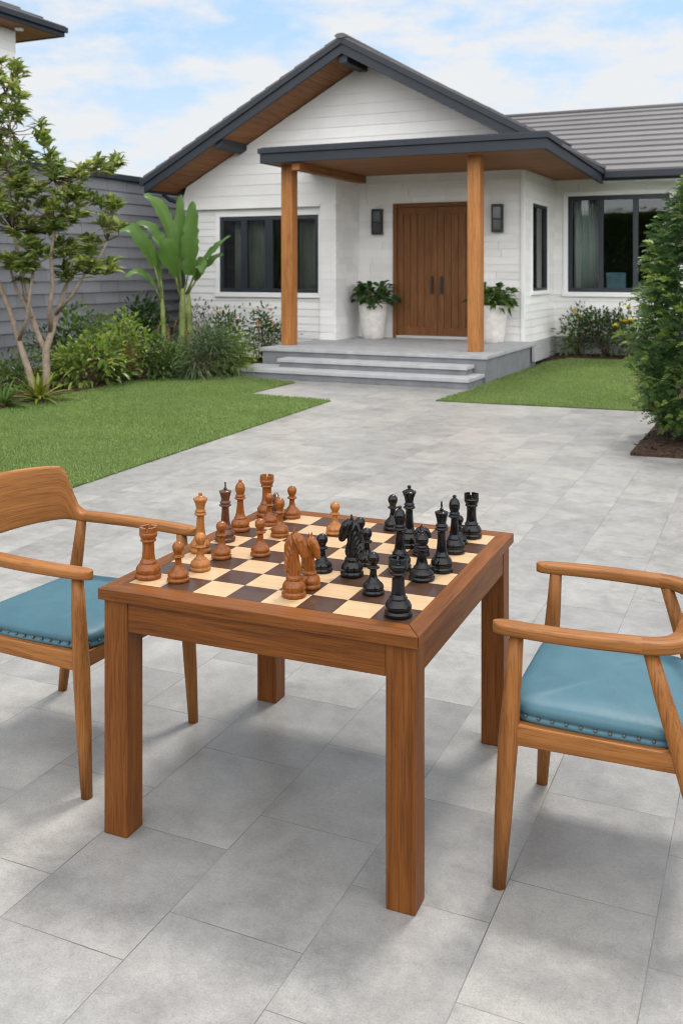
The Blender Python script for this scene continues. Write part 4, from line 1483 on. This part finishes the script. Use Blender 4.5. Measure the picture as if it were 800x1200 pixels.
# ------------------------------------------------------------------ armchairs
def chair_parts(root, sh=0.0):
    """sh draws the rear of the chair forward"""
    fx, fy = 0.312, 0.298
    ft = sh * 0.35
    # arm tops follow a U in plan
    for sy_ in (-1, 1):
        m = MB()
        m.tube([(fx, sy_ * fy, 0.0), (fx - 0.012, sy_ * (fy - 0.001), 0.20), (fx - 0.026, sy_ * (fy - 0.003), 0.42), (fx - 0.040, sy_ * (fy - 0.006), 0.60), (fx - 0.048, sy_ * (fy - 0.01), 0.712)],
               [0.0185, 0.0245, 0.0285, 0.0235, 0.0195], 16)
        leg = m.build('leg', M['chair_z'], root)
        m = MB()
        m.tube([(-0.33 + ft, sy_ * 0.292, 0.0), (-0.302 + ft * 1.5, sy_ * 0.290, 0.20), (-0.270 + ft * 2.1, sy_ * 0.286, 0.42), (-0.235 + ft * 2.6, sy_ * 0.280, 0.60), (-0.212 + sh, sy_ * 0.272, 0.715)],
               [0.018, 0.024, 0.028, 0.023, 0.019], 16)
        m.build('leg', M['chair_z'], root)
    # seat rails
    for sy_ in (-1, 1):
        m = MB()
        m.hull8([(-0.262 + ft * 2.1, sy_ * 0.297, 0.405), (0.288, sy_ * 0.306, 0.405), (0.288, sy_ * 0.274, 0.405), (-0.262 + ft * 2.1, sy_ * 0.265, 0.405),
                 (-0.262 + ft * 2.1, sy_ * 0.297, 0.455), (0.288, sy_ * 0.306, 0.463), (0.288, sy_ * 0.274, 0.463), (-0.262 + ft * 2.1, sy_ * 0.265, 0.455)])
        m.build('side_rail', M['chair_x'], root, 0.004)
    m = MB()
    m.hull8([(-0.255 + ft * 2.1, -0.264, 0.432), (0.262, -0.273, 0.440), (0.262, 0.273, 0.440), (-0.255 + ft * 2.1, 0.264, 0.432),
             (-0.255 + ft * 2.1, -0.264, 0.452), (0.262, -0.273, 0.462), (0.262, 0.273, 0.462), (-0.255 + ft * 2.1, 0.264, 0.452)])
    m.build('seat_panel', M['chair_y'], root)
    m = MB()
    m.box(0.262, 0.292, -0.272, 0.272, 0.408, 0.461)
    m.build('front_rail', M['chair_y'], root, 0.004)
    m = MB()
    m.box(-0.285 + ft * 2.1, -0.255 + ft * 2.1, -0.262, 0.262, 0.408, 0.453)
    m.build('rear_rail', M['chair_y'], root, 0.004)
    # bent arms and back: one flowing section that turns from a flat arm into an upright panel
    ctrl = []
    us = [-1 + 2 * i / 60 for i in range(61)]  # -1 near arm tip .. 1 far arm tip
    us = [-1.0, -0.9975, -0.993, -0.987, -0.978] + us[1:-1] + [0.978, 0.987, 0.993, 0.9975, 1.0]
    for u in us:
        s = abs(u)
        sg = 1 if u > 0 else -1
        if s > 0.42:                          # arm
            k = (s - 0.42) / 0.58
            x = -0.175 + sh + (0.505 - sh) * k
            y = sg * (0.292 + 0.014 * math.sin(math.pi * k))
        else:                                 # back bend, a rounded U
            k = s / 0.42
            ang = k * math.pi / 2
            x = -0.175 + sh - 0.170 * (math.cos(ang)) ** 0.85
            y = sg * 0.292 * math.sin(ang) ** 0.92 if k > 0 else 0.0
        ctrl.append((u, s, Vector((x, y, 0))))
    arm_a, arm_b, back = MB(), MB(), MB()
    arc = [0.0]
    for q0, q1 in zip(ctrl, ctrl[1:]):
        arc.append(arc[-1] + (q1[2] - q0[2]).length)
    UVS = {id(arm_a): {}, id(arm_b): {}, id(back): {}}

    def section(s):
        """half height, half thickness, centre height"""
        def sm(e0, e1, x):
            t = max(0, min(1, (x - e0) / (e1 - e0)))
            return t * t * (3 - 2 * t)
        k = 1 - sm(0.24 - 0.9 * sh, 0.36 - 0.9 * sh, s)             # 1 on the back panel
        top = 0.742 + 0.006 * (1 - s) + k * (0.178 + 0.012 * (1 - (s / 0.3) ** 2 if s < 0.3 else 0))
        bot = 0.708 + 0.008 * k
        thick = 0.031 * (1 - k) * (1 - 0.06 * s) + 0.0125 * k
        return (top - bot) / 2, thick, (top + bot) / 2

    NU = len(us) - 1
    for mb, lo, hi in ((arm_a, 0, 22), (back, 22, NU - 22), (arm_b, NU - 22, NU)):
        rings = []
        SEG = 20
        for i in range(lo, hi + 1):
            u, s, c = ctrl[i]
            c0 = ctrl[max(0, i - 1)][2]
            c1 = ctrl[min(NU, i + 1)][2]
            t = (c1 - c0).normalized()
            side = Vector((t.y, -t.x, 0))
            hh, th2, cz = section(s)
            lean = 0.16 * max(0, 1 - s / 0.4)  # the panel leans back
            endr = 1.0
            if s > 0.94:
                endr = math.sqrt(max(0.0, 1 - ((s - 0.94) / 0.0602) ** 2))
            n0 = len(mb.v)
            for k in range(SEG):
                a = 2 * math.pi * k / SEG
                # super-ellipse: soft-edged rectangle
                ca, sa = math.cos(a), math.sin(a)
                px = math.copysign(abs(ca) ** 0.55, ca) * th2 * max(endr, 0.08)
                pz = math.copysign(abs(sa) ** 0.55, sa) * hh * (0.72 + 0.28 * endr ** 0.5)
                out = Vector((c.x - sh + 0.12, c.y, 0)).normalized() * (lean * (pz + hh)) if s < 0.4 else Vector()
                UVS[id(mb)][len(mb.v)] = (arc[i], pz * 1.0 + abs(px) * 0.8)
                mb.v.append(tuple(c + side * px + Vector((0, 0, cz + pz)) + out))
            rings.append(n0)
        for r0, r1 in zip(rings, rings[1:]):
            for k in range(SEG):
                k2 = (k + 1) % SEG
                mb.face((r0 + k, r0 + k2, r1 + k2, r1 + k), 0, True)
        for rg in (rings[0], rings[-1]):
            n0 = len(mb.v)
            for q in range(SEG):
                UVS[id(mb)][n0 + q] = UVS[id(mb)][rg + q]
            mb.v += mb.v[rg:rg + SEG]
            mb.face([n0 + k for k in range(SEG)])
    for mb, nm_ in ((arm_a, 'armrest'), (arm_b, 'armrest'), (back, 'backrest')):
        ob = mb.build(nm_, M['chair_bent'], root)
        uvl = ob.data.uv_layers.new(name='grain')
        for lp_ in ob.data.loops:
            uvl.data[lp_.index].uv = UVS[id(mb)][lp_.vertex_index]
    # cushion
    n = 40
    V, Fq = [], []

    def outline(k, inset=0.0):
        a = 2 * math.pi * k / 96
        ca, sa = math.cos(a), math.sin(a)
        p = 0.26
        x = math.copysign(abs(ca) ** p, ca) * (0.278 - ft - inset) + 0.020 + ft
        y = math.copysign(abs(sa) ** p, sa) * ((0.283 if x > 0 else 0.277) - inset)
        return x, y
    m = MB()
    prof = [(0.012, 0.464), (0.004, 0.467), (0.0, 0.474), (0.003, 0.481), (0.007, 0.484), (0.003, 0.489), (0.0, 0.500), (0.006, 0.512), (0.018, 0.521), (0.05, 0.530), (0.10, 0.535), (0.17, 0.538), (0.205, 0.5385)]
    rings = []
    for ins_, z in prof:
        n0 = len(m.v)
        for k in range(96):
            x, y = outline(k, ins_)
            dz = 0.0
            if z > 0.515:
                dz = (0.004 * mnoise.noise(Vector((x * 9, y * 9, 3.0))) + 0.0022 * mnoise.noise(Vector((x * 26, y * 15, 8.0))) + 0.0012 * mnoise.noise(Vector((x * 60, y * 34, 5.0)))) - 0.006 * math.exp(-((x - 0.02 - ft) ** 2 + y * y) / 0.03)
            m.v.append((x, y, z + dz - 0.015 * (0.29 - x) / 0.54 - 0.003))
        rings.append(n0)
    for r0, r1 in zip(rings, rings[1:]):
        for k in range(96):
            k2 = (k + 1) % 96
            m.face((r0 + k, r0 + k2, r1 + k2, r1 + k), 0, True)
    m.face([rings[0] + k for k in range(96)][::-1])
    m.face([rings[-1] + k for k in range(96)], 0, True)
    cu = m.build('seat_cushion', M['leather'], root)
    # tacks, evenly spaced along the lower band
    crude = [Vector((*outline(k * 0.05, -0.001), 0)) for k in range(1921)]
    pts = [a_.lerp(b_, q / 40) for a_, b_ in zip(crude, crude[1:]) for q in range(40)]
    acc, last, tack = 0.0, pts[0], None
    for p in pts[1:]:
        acc += (p - last).length
        last = p
        if acc > 0.038:
            acc = 0.0
            if tack is None:
                tk_ = MB()
                tk_.lathe([(0.0046, -0.006), (0.0046, 0.0002), (0.0036, 0.0016), (0.0014, 0.0023)], 10)
                tack = tk_.build('tack', M['brass'], cu, recalc=False)
            else:
                tack = tack.copy()
                col.objects.link(tack)
            nrm = Vector((p.x * abs(p.x) ** 5, p.y * abs(p.y) ** 5, 0)).normalized()
            tack.location = (p.x, p.y, 0.481 - 0.015 * (0.29 - p.x) / 0.54)
            tack.rotation_euler = nrm.to_track_quat('Z', 'Y').to_euler()


chL = empty('armchair', (-0.975, 3.588, 0), -R(26.5), 'wooden armchair with teal seat left of the chess table, its curved backrest in view', 'chair', 'armchairs at the chess table')
chair_parts(chL)
chR = empty('armchair', (0.842, 2.875, 0), R(180 - 23), 'wooden armchair with teal seat right of the chess table, its backrest out of view', 'chair', 'armchairs at the chess table')
chair_parts(chR, 0.125)

# ------------------------------------------------------------------ chess pieces
BASE = [(0.0, 0.0), (0.93, 0.0), (1.0, 0.010), (1.0, 0.034), (0.95, 0.044), (0.90, 0.048), (0.90, 0.052)]
# heights below are in units of the base radius


def P_pawn():
    pr = [(0, 0), (0.92, 0), (1, 0.05), (1, 0.24), (0.93, 0.33), (0.87, 0.36), (0.92, 0.42), (0.95, 0.56), (0.90, 0.74), (0.76, 0.92), (0.62, 1.02), (0.56, 1.06), (0.57, 1.12), (0.46, 1.18),
          (0.36, 1.40), (0.30, 1.75), (0.30, 2.02), (0.34, 2.12), (0.52, 2.17), (0.57, 2.24), (0.52, 2.31), (0.36, 2.35), (0.33, 2.42), (0.36, 2.50)]
    for k in range(1, 13):
        a = -0.85 + (math.pi / 2 + 0.85) * k / 12
        pr.append((0.54 * math.cos(a), 3.02 + 0.56 * math.sin(a)))
    return pr, 3.58


def low(sc=1.0):
    return [(0, 0), (0.93, 0), (1, 0.05), (1, 0.26), (0.94, 0.36), (0.86, 0.40), (0.92, 0.46), (0.96, 0.62), (0.93, 0.80), (0.80, 1.0), (0.66, 1.12), (0.62, 1.18), (0.66, 1.24), (0.62, 1.31), (0.54, 1.36)]


def P_rook():
    pr = low() + [(0.50, 1.6), (0.46, 2.0), (0.45, 2.5), (0.47, 2.78), (0.52, 2.86), (0.60, 2.90), (0.60, 2.98), (0.55, 3.02), (0.56, 3.1), (0.66, 3.25), (0.69, 3.4), (0.69, 3.62)]
    return pr, 4.0


def P_king():
    pr = low() + [(0.47, 1.6), (0.40, 2.1), (0.36, 2.7), (0.35, 3.1), (0.40, 3.22), (0.56, 3.27), (0.60, 3.34), (0.55, 3.41), (0.43, 3.44), (0.43, 3.50), (0.52, 3.54), (0.54, 3.61), (0.48, 3.67), (0.40, 3.70),
                  (0.40, 3.85), (0.46, 4.15), (0.56, 4.50), (0.60, 4.60), (0.59, 4.66), (0.50, 4.70), (0.36, 4.76), (0.14, 4.83)]
    return pr, 5.5


def P_queen():
    pr = low() + [(0.47, 1.6), (0.40, 2.1), (0.36, 2.7), (0.35, 3.1), (0.40, 3.20), (0.56, 3.25), (0.60, 3.32), (0.55, 3.39), (0.43, 3.42), (0.43, 3.48), (0.50, 3.52), (0.52, 3.58), (0.46, 3.64), (0.40, 3.67),
                  (0.41, 3.85), (0.50, 4.20), (0.66, 4.55), (0.68, 4.62), (0.60, 4.64), (0.50, 4.66), (0.40, 4.80), (0.16, 4.90), (0.12, 4.93), (0.18, 4.99), (0.20, 5.07), (0.16, 5.16), (0.04, 5.21)]
    return pr, 5.21


def P_bishop():
    pr = low() + [(0.46, 1.6), (0.38, 2.1), (0.33, 2.6), (0.33, 2.9), (0.38, 3.02), (0.56, 3.07), (0.60, 3.14), (0.55, 3.21), (0.42, 3.24), (0.42, 3.29), (0.50, 3.33), (0.51, 3.39), (0.44, 3.45), (0.38, 3.49), (0.42, 3.62),
                  (0.50, 3.85), (0.52, 4.05), (0.48, 4.30), (0.37, 4.52), (0.20, 4.68), (0.12, 4.72), (0.17, 4.77), (0.19, 4.84), (0.15, 4.92), (0.03, 4.97)]
    return pr, 4.97


def knight_mesh():
    """carved horse head in units of the base radius, facing +x"""
    mb = MB()
    pr = low()
    mb.lathe([(0, 0.9), (0.6, 0.95), (0.66, 1.24), (0.62, 1.4), (0.4, 1.5), (0.0, 1.55)], 24)
    mb.tube([(0.0, 0, 1.2), (-0.05, 0, 1.7), (-0.14, 0, 2.3), (-0.22, 0, 2.9), (-0.24, 0, 3.5), (-0.12, 0, 4.0), (0.04, 0, 4.28), (0.12, 0, 4.36)],
            [(0.52, 0.50), (0.56, 0.47), (0.62, 0.45), (0.63, 0.42), (0.58, 0.38), (0.47, 0.33), (0.30, 0.25), (0.15, 0.15)], 20, up=(1, 0, 0))
    mb.tube([(-0.08, 0, 4.16), (0.18, 0, 4.12), (0.44, 0, 3.86), (0.67, 0, 3.46), (0.82, 0, 3.08), (0.90, 0, 2.80), (0.91, 0, 2.66)],
            [(0.30, 0.30), (0.45, 0.38), (0.52, 0.40), (0.46, 0.35), (0.37, 0.30), (0.30, 0.27), (0.15, 0.16)], 18, up=(0.6, 0, 1))
    mb.tube([(0.16, 0, 1.4), (0.30, 0, 1.9), (0.22, 0, 2.4), (0.0, 0, 2.8)], [0.3, 0.34, 0.28, 0.18], 14)
    for s in (-1, 1):
        mb.tube([(-0.02, s * 0.17, 4.30), (0.03, s * 0.22, 4.58), (0.10, s * 0.20, 4.86)], [0.13, 0.10, 0.03], 10)
        mb.tube([(0.44, s * 0.34, 3.98), (0.56, s * 0.34, 3.88)], [0.09, 0.07], 8)
        mb.tube([(0.34, s * 0.20, 3.62), (0.48, s * 0.22, 3.50)], [0.17, 0.12], 8)
    for k in range(7):                          # mane locks down the crest, both sides
        t = k / 6
        bx, bz = -0.80 + 0.70 * t * t, 2.0 + 2.25 * t
        for s in (-1, 1):
            mb.tube([(bx + 0.06, s * 0.03, bz + 0.22), (bx + 0.10, s * 0.26, bz + 0.08), (bx + 0.24, s * 0.42, bz - 0.18), (bx + 0.42, s * 0.47, bz - 0.56)], [0.10, 0.10, 0.085, 0.04], 8)
    me = mb.build('tmp_knight', M['brown_piece'])
    rmod = me.modifiers.new('r', 'REMESH')
    rmod.mode = 'VOXEL'
    rmod.voxel_size = 0.04
    smod = me.modifiers.new('s', 'SMOOTH')
    smod.iterations = 5
    dg = bpy.context.evaluated_depsgraph_get()
    src = bpy.data.meshes.new_from_object(me.evaluated_get(dg))
    V = [tuple(v.co) for v in src.vertices]
    Fc = [tuple(p.vertices) for p in src.polygons]
    bpy.data.objects.remove(me)
    return V, Fc


KV, KF = knight_mesh()
PROF = {'pawn': P_pawn(), 'rook': P_rook(), 'king': P_king(), 'queen': P_queen(), 'bishop': P_bishop()}
KH = 4.75


def piece(kind, tu, tv, h, r, mk, label, side, rot=0.0):
    """tu, tv measured from the table's near right corner; h height, r base radius"""
    p = FRc + TU * tu + TV * tv
    mb = MB()
    if kind == 'knight':
        top = KH
        prof = low()
    else:
        prof, top = PROF[kind]
    kz = h / top
    mb.lathe([(max(a, 0.001) * r, z * kz) for a, z in prof], 40)
    if kind == 'rook':
        z0_, z1_ = 3.60 * kz, 4.0 * kz
        for k in range(4):
            n0 = len(mb.v)
            a0 = k * math.pi / 2 + 0.16
            S = 8
            for i in range(S + 1):
                a = a0 + (math.pi / 2 - 0.32) * i / S
                for rr_ in (0.69 * r, 0.45 * r):
                    for z in (z0_, z1_):
                        mb.v.append((rr_ * math.cos(a), rr_ * math.sin(a), z))
            for i in range(S):
                q = n0 + 4 * i
                mb.face((q, q + 4, q + 5, q + 1), 0, False)
                mb.face((q + 2, q + 3, q + 7, q + 6), 0, False)
                mb.face((q + 1, q + 5, q + 7, q + 3), 0, False)
            mb.face((n0, n0 + 1, n0 + 3, n0 + 2))
            q = n0 + 4 * S
            mb.face((q, q + 2, q + 3, q + 1))
        mb.lathe([(0.60 * r, 3.58 * kz), (0.64 * r, 3.72 * kz), (0.46 * r, 3.74 * kz), (0.44 * r, 3.64 * kz)], 32)
    if kind == 'queen':
        for k in range(9):
            a = 2 * math.pi * k / 9
            c = (0.60 * r * math.cos(a), 0.60 * r * math.sin(a), 4.60 * kz)
            mb.lathe([(0.02 * r, -0.06 * r), (0.10 * r, 0.0), (0.08 * r, 0.10 * r), (0.01 * r, 0.15 * r)], 8, c)
    if kind == 'knight':
        n0 = len(mb.v)
        mb.v += [(x * r, y * r, z * kz) for x, y, z in KV]
        for f in KF:
            mb.face([n0 + i for i in f], 0, True)
    root = mb.build('chess_' + kind, M[mk])
    if kind == 'king':
        fin = MB()
        z = 4.80 * kz
        fin.lathe([(0.10 * r, z), (0.19 * r, z + 0.10 * r), (0.12 * r, z + 0.17 * r)], 14)
        fin.box(-0.07 * r, 0.07 * r, -0.05 * r, 0.05 * r, z + 0.1 * r, 5.5 * kz)
        zc = z + 0.40 * (5.5 * kz - z) + 0.1 * r
        fin.box(-0.06 * r, 0.06 * r, -0.22 * r, 0.22 * r, zc, zc + 0.15 * r)
        fin.build('finial', M['black_piece'], root, 0.0012)
    root.location = (p.x, p.y, TZ - 0.0012)
    root.rotation_euler = (0, 0, -TT + rot)
    tag(root, label, 'chess piece', 'brown chess pieces' if side == 'b' else 'black chess pieces')
    return root


BR, TN, BK = 'brown_piece', 'tan_piece', 'black_piece'
PIECES = [
    ('rook', -0.945, 0.152, 0.160, 0.041, BR, 'brown rook on the near left corner square of the board', 'b', 0.4),
    ('pawn', -0.840, 0.160, 0.123, 0.035, BR, 'brown pawn beside the near left rook, on the front row of squares', 'b', 0),
    ('pawn', -0.835, 0.283, 0.121, 0.034, TN, 'tan brown pawn just behind the front row pawn, before the brown queen', 'b', 0),
    ('pawn', -0.838, 0.425, 0.124, 0.034, BR, 'brown pawn just in front of the dark brown king', 'b', 0),
    ('queen', -0.940, 0.458, 0.205, 0.036, TN, 'tan brown queen with beaded crown at the left board edge', 'b', 0),
    ('king', -0.930, 0.612, 0.210, 0.037, 'dark_piece', 'dark brown king with black cross finial at the left board edge', 'b', 0.5),
    ('bishop', -0.948, 0.755, 0.190, 0.036, BR, 'brown bishop beside the dark brown king, with round mitre head', 'b', 0),
    ('rook', -0.955, 0.985, 0.160, 0.040, BR, 'brown rook at the far left corner of the board', 'b', 0.4),
    ('pawn', -0.885, 0.868, 0.120, 0.032, BR, 'brown pawn standing in front of the far brown rook', 'b', 0),
    ('knight', -0.905, 0.965, 0.100, 0.028, 'dark_piece', 'small dark brown knight half hidden beside the far brown rook', 'b', 2.4),
    ('pawn', -0.732, 0.503, 0.125, 0.034, BR, 'brown pawn alone in the third column from the left, mid board', 'b', 0),
    ('pawn', -0.776, 0.740, 0.140, 0.034, BR, 'taller brown pawn behind the lone mid board pawn', 'b', 0),
    ('pawn', -0.852, 0.999, 0.124, 0.034, BR, 'brown pawn on the far edge right of the far brown rook', 'b', 0),
    ('pawn', -0.605, 0.850, 0.117, 0.034, TN, 'tan brown pawn alone near the far edge at the centre of the board', 'b', 0),
    ('knight', -0.446, 0.172, 0.200, 0.037, BR, 'large brown knight nearest the front edge of the board', 'b', 0.15),
    ('knight', -0.436, 0.262, 0.165, 0.034, BR, 'brown knight close behind the front brown knight', 'b', -0.25),
    ('pawn', -0.466, 0.423, 0.121, 0.034, BK, 'black pawn between the brown knights and the black knight', 'k', 0),
    ('knight', -0.361, 0.420, 0.190, 0.037, BK, 'tall black knight at the middle of the board', 'k', 3.4),
    ('pawn', -0.422, 0.640, 0.128, 0.033, BK, 'black pawn whose head shows above the tall black knight', 'k', 0),
    ('pawn', -0.360, 0.545, 0.121, 0.033, BK, 'black pawn half hidden right behind the tall black knight', 'k', 0),
    ('pawn', -0.237, 0.285, 0.125, 0.034, BK, 'black pawn left of the nearest black rook', 'k', 0),
    ('rook', -0.105, 0.137, 0.162, 0.040, BK, 'black rook on the near right corner square of the board', 'k', 0.4),
    ('bishop', -0.245, 0.545, 0.205, 0.038, BK, 'tall black bishop behind the near black pawn, beside the black king', 'k', 0),
    ('queen', -0.300, 0.800, 0.215, 0.036, BK, 'black queen with beaded crown at the far middle of the board', 'k', 0),
    ('pawn', -0.430, 0.990, 0.130, 0.034, BK, 'black pawn at the far edge just left of the black queen', 'k', 0),
    ('knight', -0.232, 0.725, 0.100, 0.030, BK, 'small black knight in front of the black queen', 'k', 0.2),
    ('bishop', -0.145, 0.470, 0.152, 0.041, BK, 'short thick black bishop in front of the black king', 'k', 0),
    ('king', -0.112, 0.572, 0.225, 0.037, BK, 'black king with cross finial near the right board edge', 'k', 0.5),
    ('bishop', -0.133, 0.790, 0.198, 0.037, BK, 'black bishop next to the far black rook', 'k', 0),
    ('rook', -0.130, 0.998, 0.158, 0.038, BK, 'black rook at the far right corner of the board', 'k', 0.4),
    ('pawn', -0.150, 0.905, 0.100, 0.030, BK, 'small black pawn between the far black bishop and far black rook', 'k', 0),
]
for p in PIECES:
    piece(*p)

# ------------------------------------------------------------------ light, sky, camera
SUN_AZ = math.atan2(0.27, 0.40)      # from +Y towards +X
SUN_EL = R(66)
sl = bpy.data.lights.new('sun', 'SUN')
sl.energy = 1.5
sl.angle = R(10)
sl.color = (1.0, 0.955, 0.89)
so = bpy.data.objects.new('sun', sl)
col.objects.link(so)
dirv = Vector((math.sin(SUN_AZ) * math.cos(SUN_EL), math.cos(SUN_AZ) * math.cos(SUN_EL), math.sin(SUN_EL)))
so.rotation_euler = dirv.to_track_quat('Z', 'Y').to_euler()
so.location = dirv * 30

wd = bpy.data.worlds.new('World')
scene.world = wd
wd.use_nodes = True
nt = wd.node_tree
bg = nt.nodes['Background']
sky = N(nt, 'ShaderNodeTexSky', sky_type='NISHITA')
sky.sun_disc = False
sky.sun_elevation = SUN_EL
sky.sun_rotation = SUN_AZ
sky.air_density = 1.0
sky.dust_density = 1.0
tc = nt.nodes.new('ShaderNodeTexCoord')
sep = nt.nodes.new('ShaderNodeSeparateXYZ')
nt.links.new(tc.outputs['Generated'], sep.inputs[0])
zz = N(nt, 'ShaderNodeMath', operation='MAXIMUM')
nt.links.new(sep.outputs['Z'], zz.inputs[0])
zz.inputs[1].default_value = 0.0
za = N(nt, 'ShaderNodeMath', operation='ADD')
nt.links.new(zz.outputs[0], za.inputs[0])
za.inputs[1].default_value = 0.22
dv = N(nt, 'ShaderNodeVectorMath', operation='DIVIDE')
nt.links.new(tc.outputs['Generated'], dv.inputs[0])
cmb = nt.nodes.new('ShaderNodeCombineXYZ')
for i in range(3):
    nt.links.new(za.outputs[0], cmb.inputs[i])
nt.links.new(cmb.outputs[0], dv.inputs[1])
mp = nt.nodes.new('ShaderNodeMapping')
mp.inputs['Scale'].default_value = (1.0, 1.0, 0.15)
mp.inputs['Location'].default_value = (3.1, 0.6, 0)
nt.links.new(dv.outputs[0], mp.inputs[0])
cl = noise(nt, mp.outputs[0], 3.4, 8, 0.58, 0.1)
cm = ramp(nt, cl, [(0.39, (0.0, 0.0, 0.0)), (0.46, (0.35, 0.35, 0.35)), (0.56, (1, 1, 1))])
hazeblue = mix(nt, 0.8, sky.outputs[0], (1.35, 1.98, 2.70))
low_haze = N(nt, 'ShaderNodeMapRange')
nt.links.new(sep.outputs['Z'], low_haze.inputs['Value'])
low_haze.inputs['From Min'].default_value = 0.05
low_haze.inputs['From Max'].default_value = 0.24
low_haze.inputs['To Min'].default_value = 0.55
low_haze.inputs['To Max'].default_value = 0.0
hazeblue = mix(nt, low_haze.outputs['Result'], hazeblue, (2.75, 2.9, 3.1))
low_sky = mix(nt, cm, hazeblue, (2.80, 2.87, 2.95))
# added fill: unseen sky brightened overhead and behind the viewer, lighting the house front
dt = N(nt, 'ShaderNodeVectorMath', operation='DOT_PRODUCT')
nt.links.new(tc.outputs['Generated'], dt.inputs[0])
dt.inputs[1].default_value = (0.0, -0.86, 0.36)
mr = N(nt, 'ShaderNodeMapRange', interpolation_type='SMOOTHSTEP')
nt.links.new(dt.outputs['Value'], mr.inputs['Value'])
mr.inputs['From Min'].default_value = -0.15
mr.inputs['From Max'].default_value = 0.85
fill_sky = mix(nt, cm, (9.4, 9.7, 10.2), (11.6, 11.4, 11.2))
nt.links.new(mix(nt, mr.outputs['Result'], low_sky, fill_sky), bg.inputs['Color'])
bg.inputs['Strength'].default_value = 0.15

cd = bpy.data.cameras.new('camera')
cam = bpy.data.objects.new('camera', cd)
col.objects.link(cam)
cam.location = (0, 0, CAM_H)
cam.rotation_euler = (R(90), 0, 0)
cd.sensor_width = 36
cd.sensor_fit = 'AUTO'
cd.lens = 36 * F_PX / 1200
cd.shift_y = -(600 - HOR) / 1200
cd.clip_end = 2000
cd.dof.use_dof = True
cd.dof.focus_distance = 2.95
cd.dof.aperture_fstop = 6.3
scene.camera = cam

vs = scene.view_settings
vs.view_transform = 'Standard'
vs.look = 'None'
vs.exposure = 1.02
vs.gamma = 1.0
vs.use_curve_mapping = False
scene.cycles.use_denoising = True
scene.cycles.filter_width = 1.15
scene.cycles.max_bounces = 8
scene.cycles.transparent_max_bounces = 12
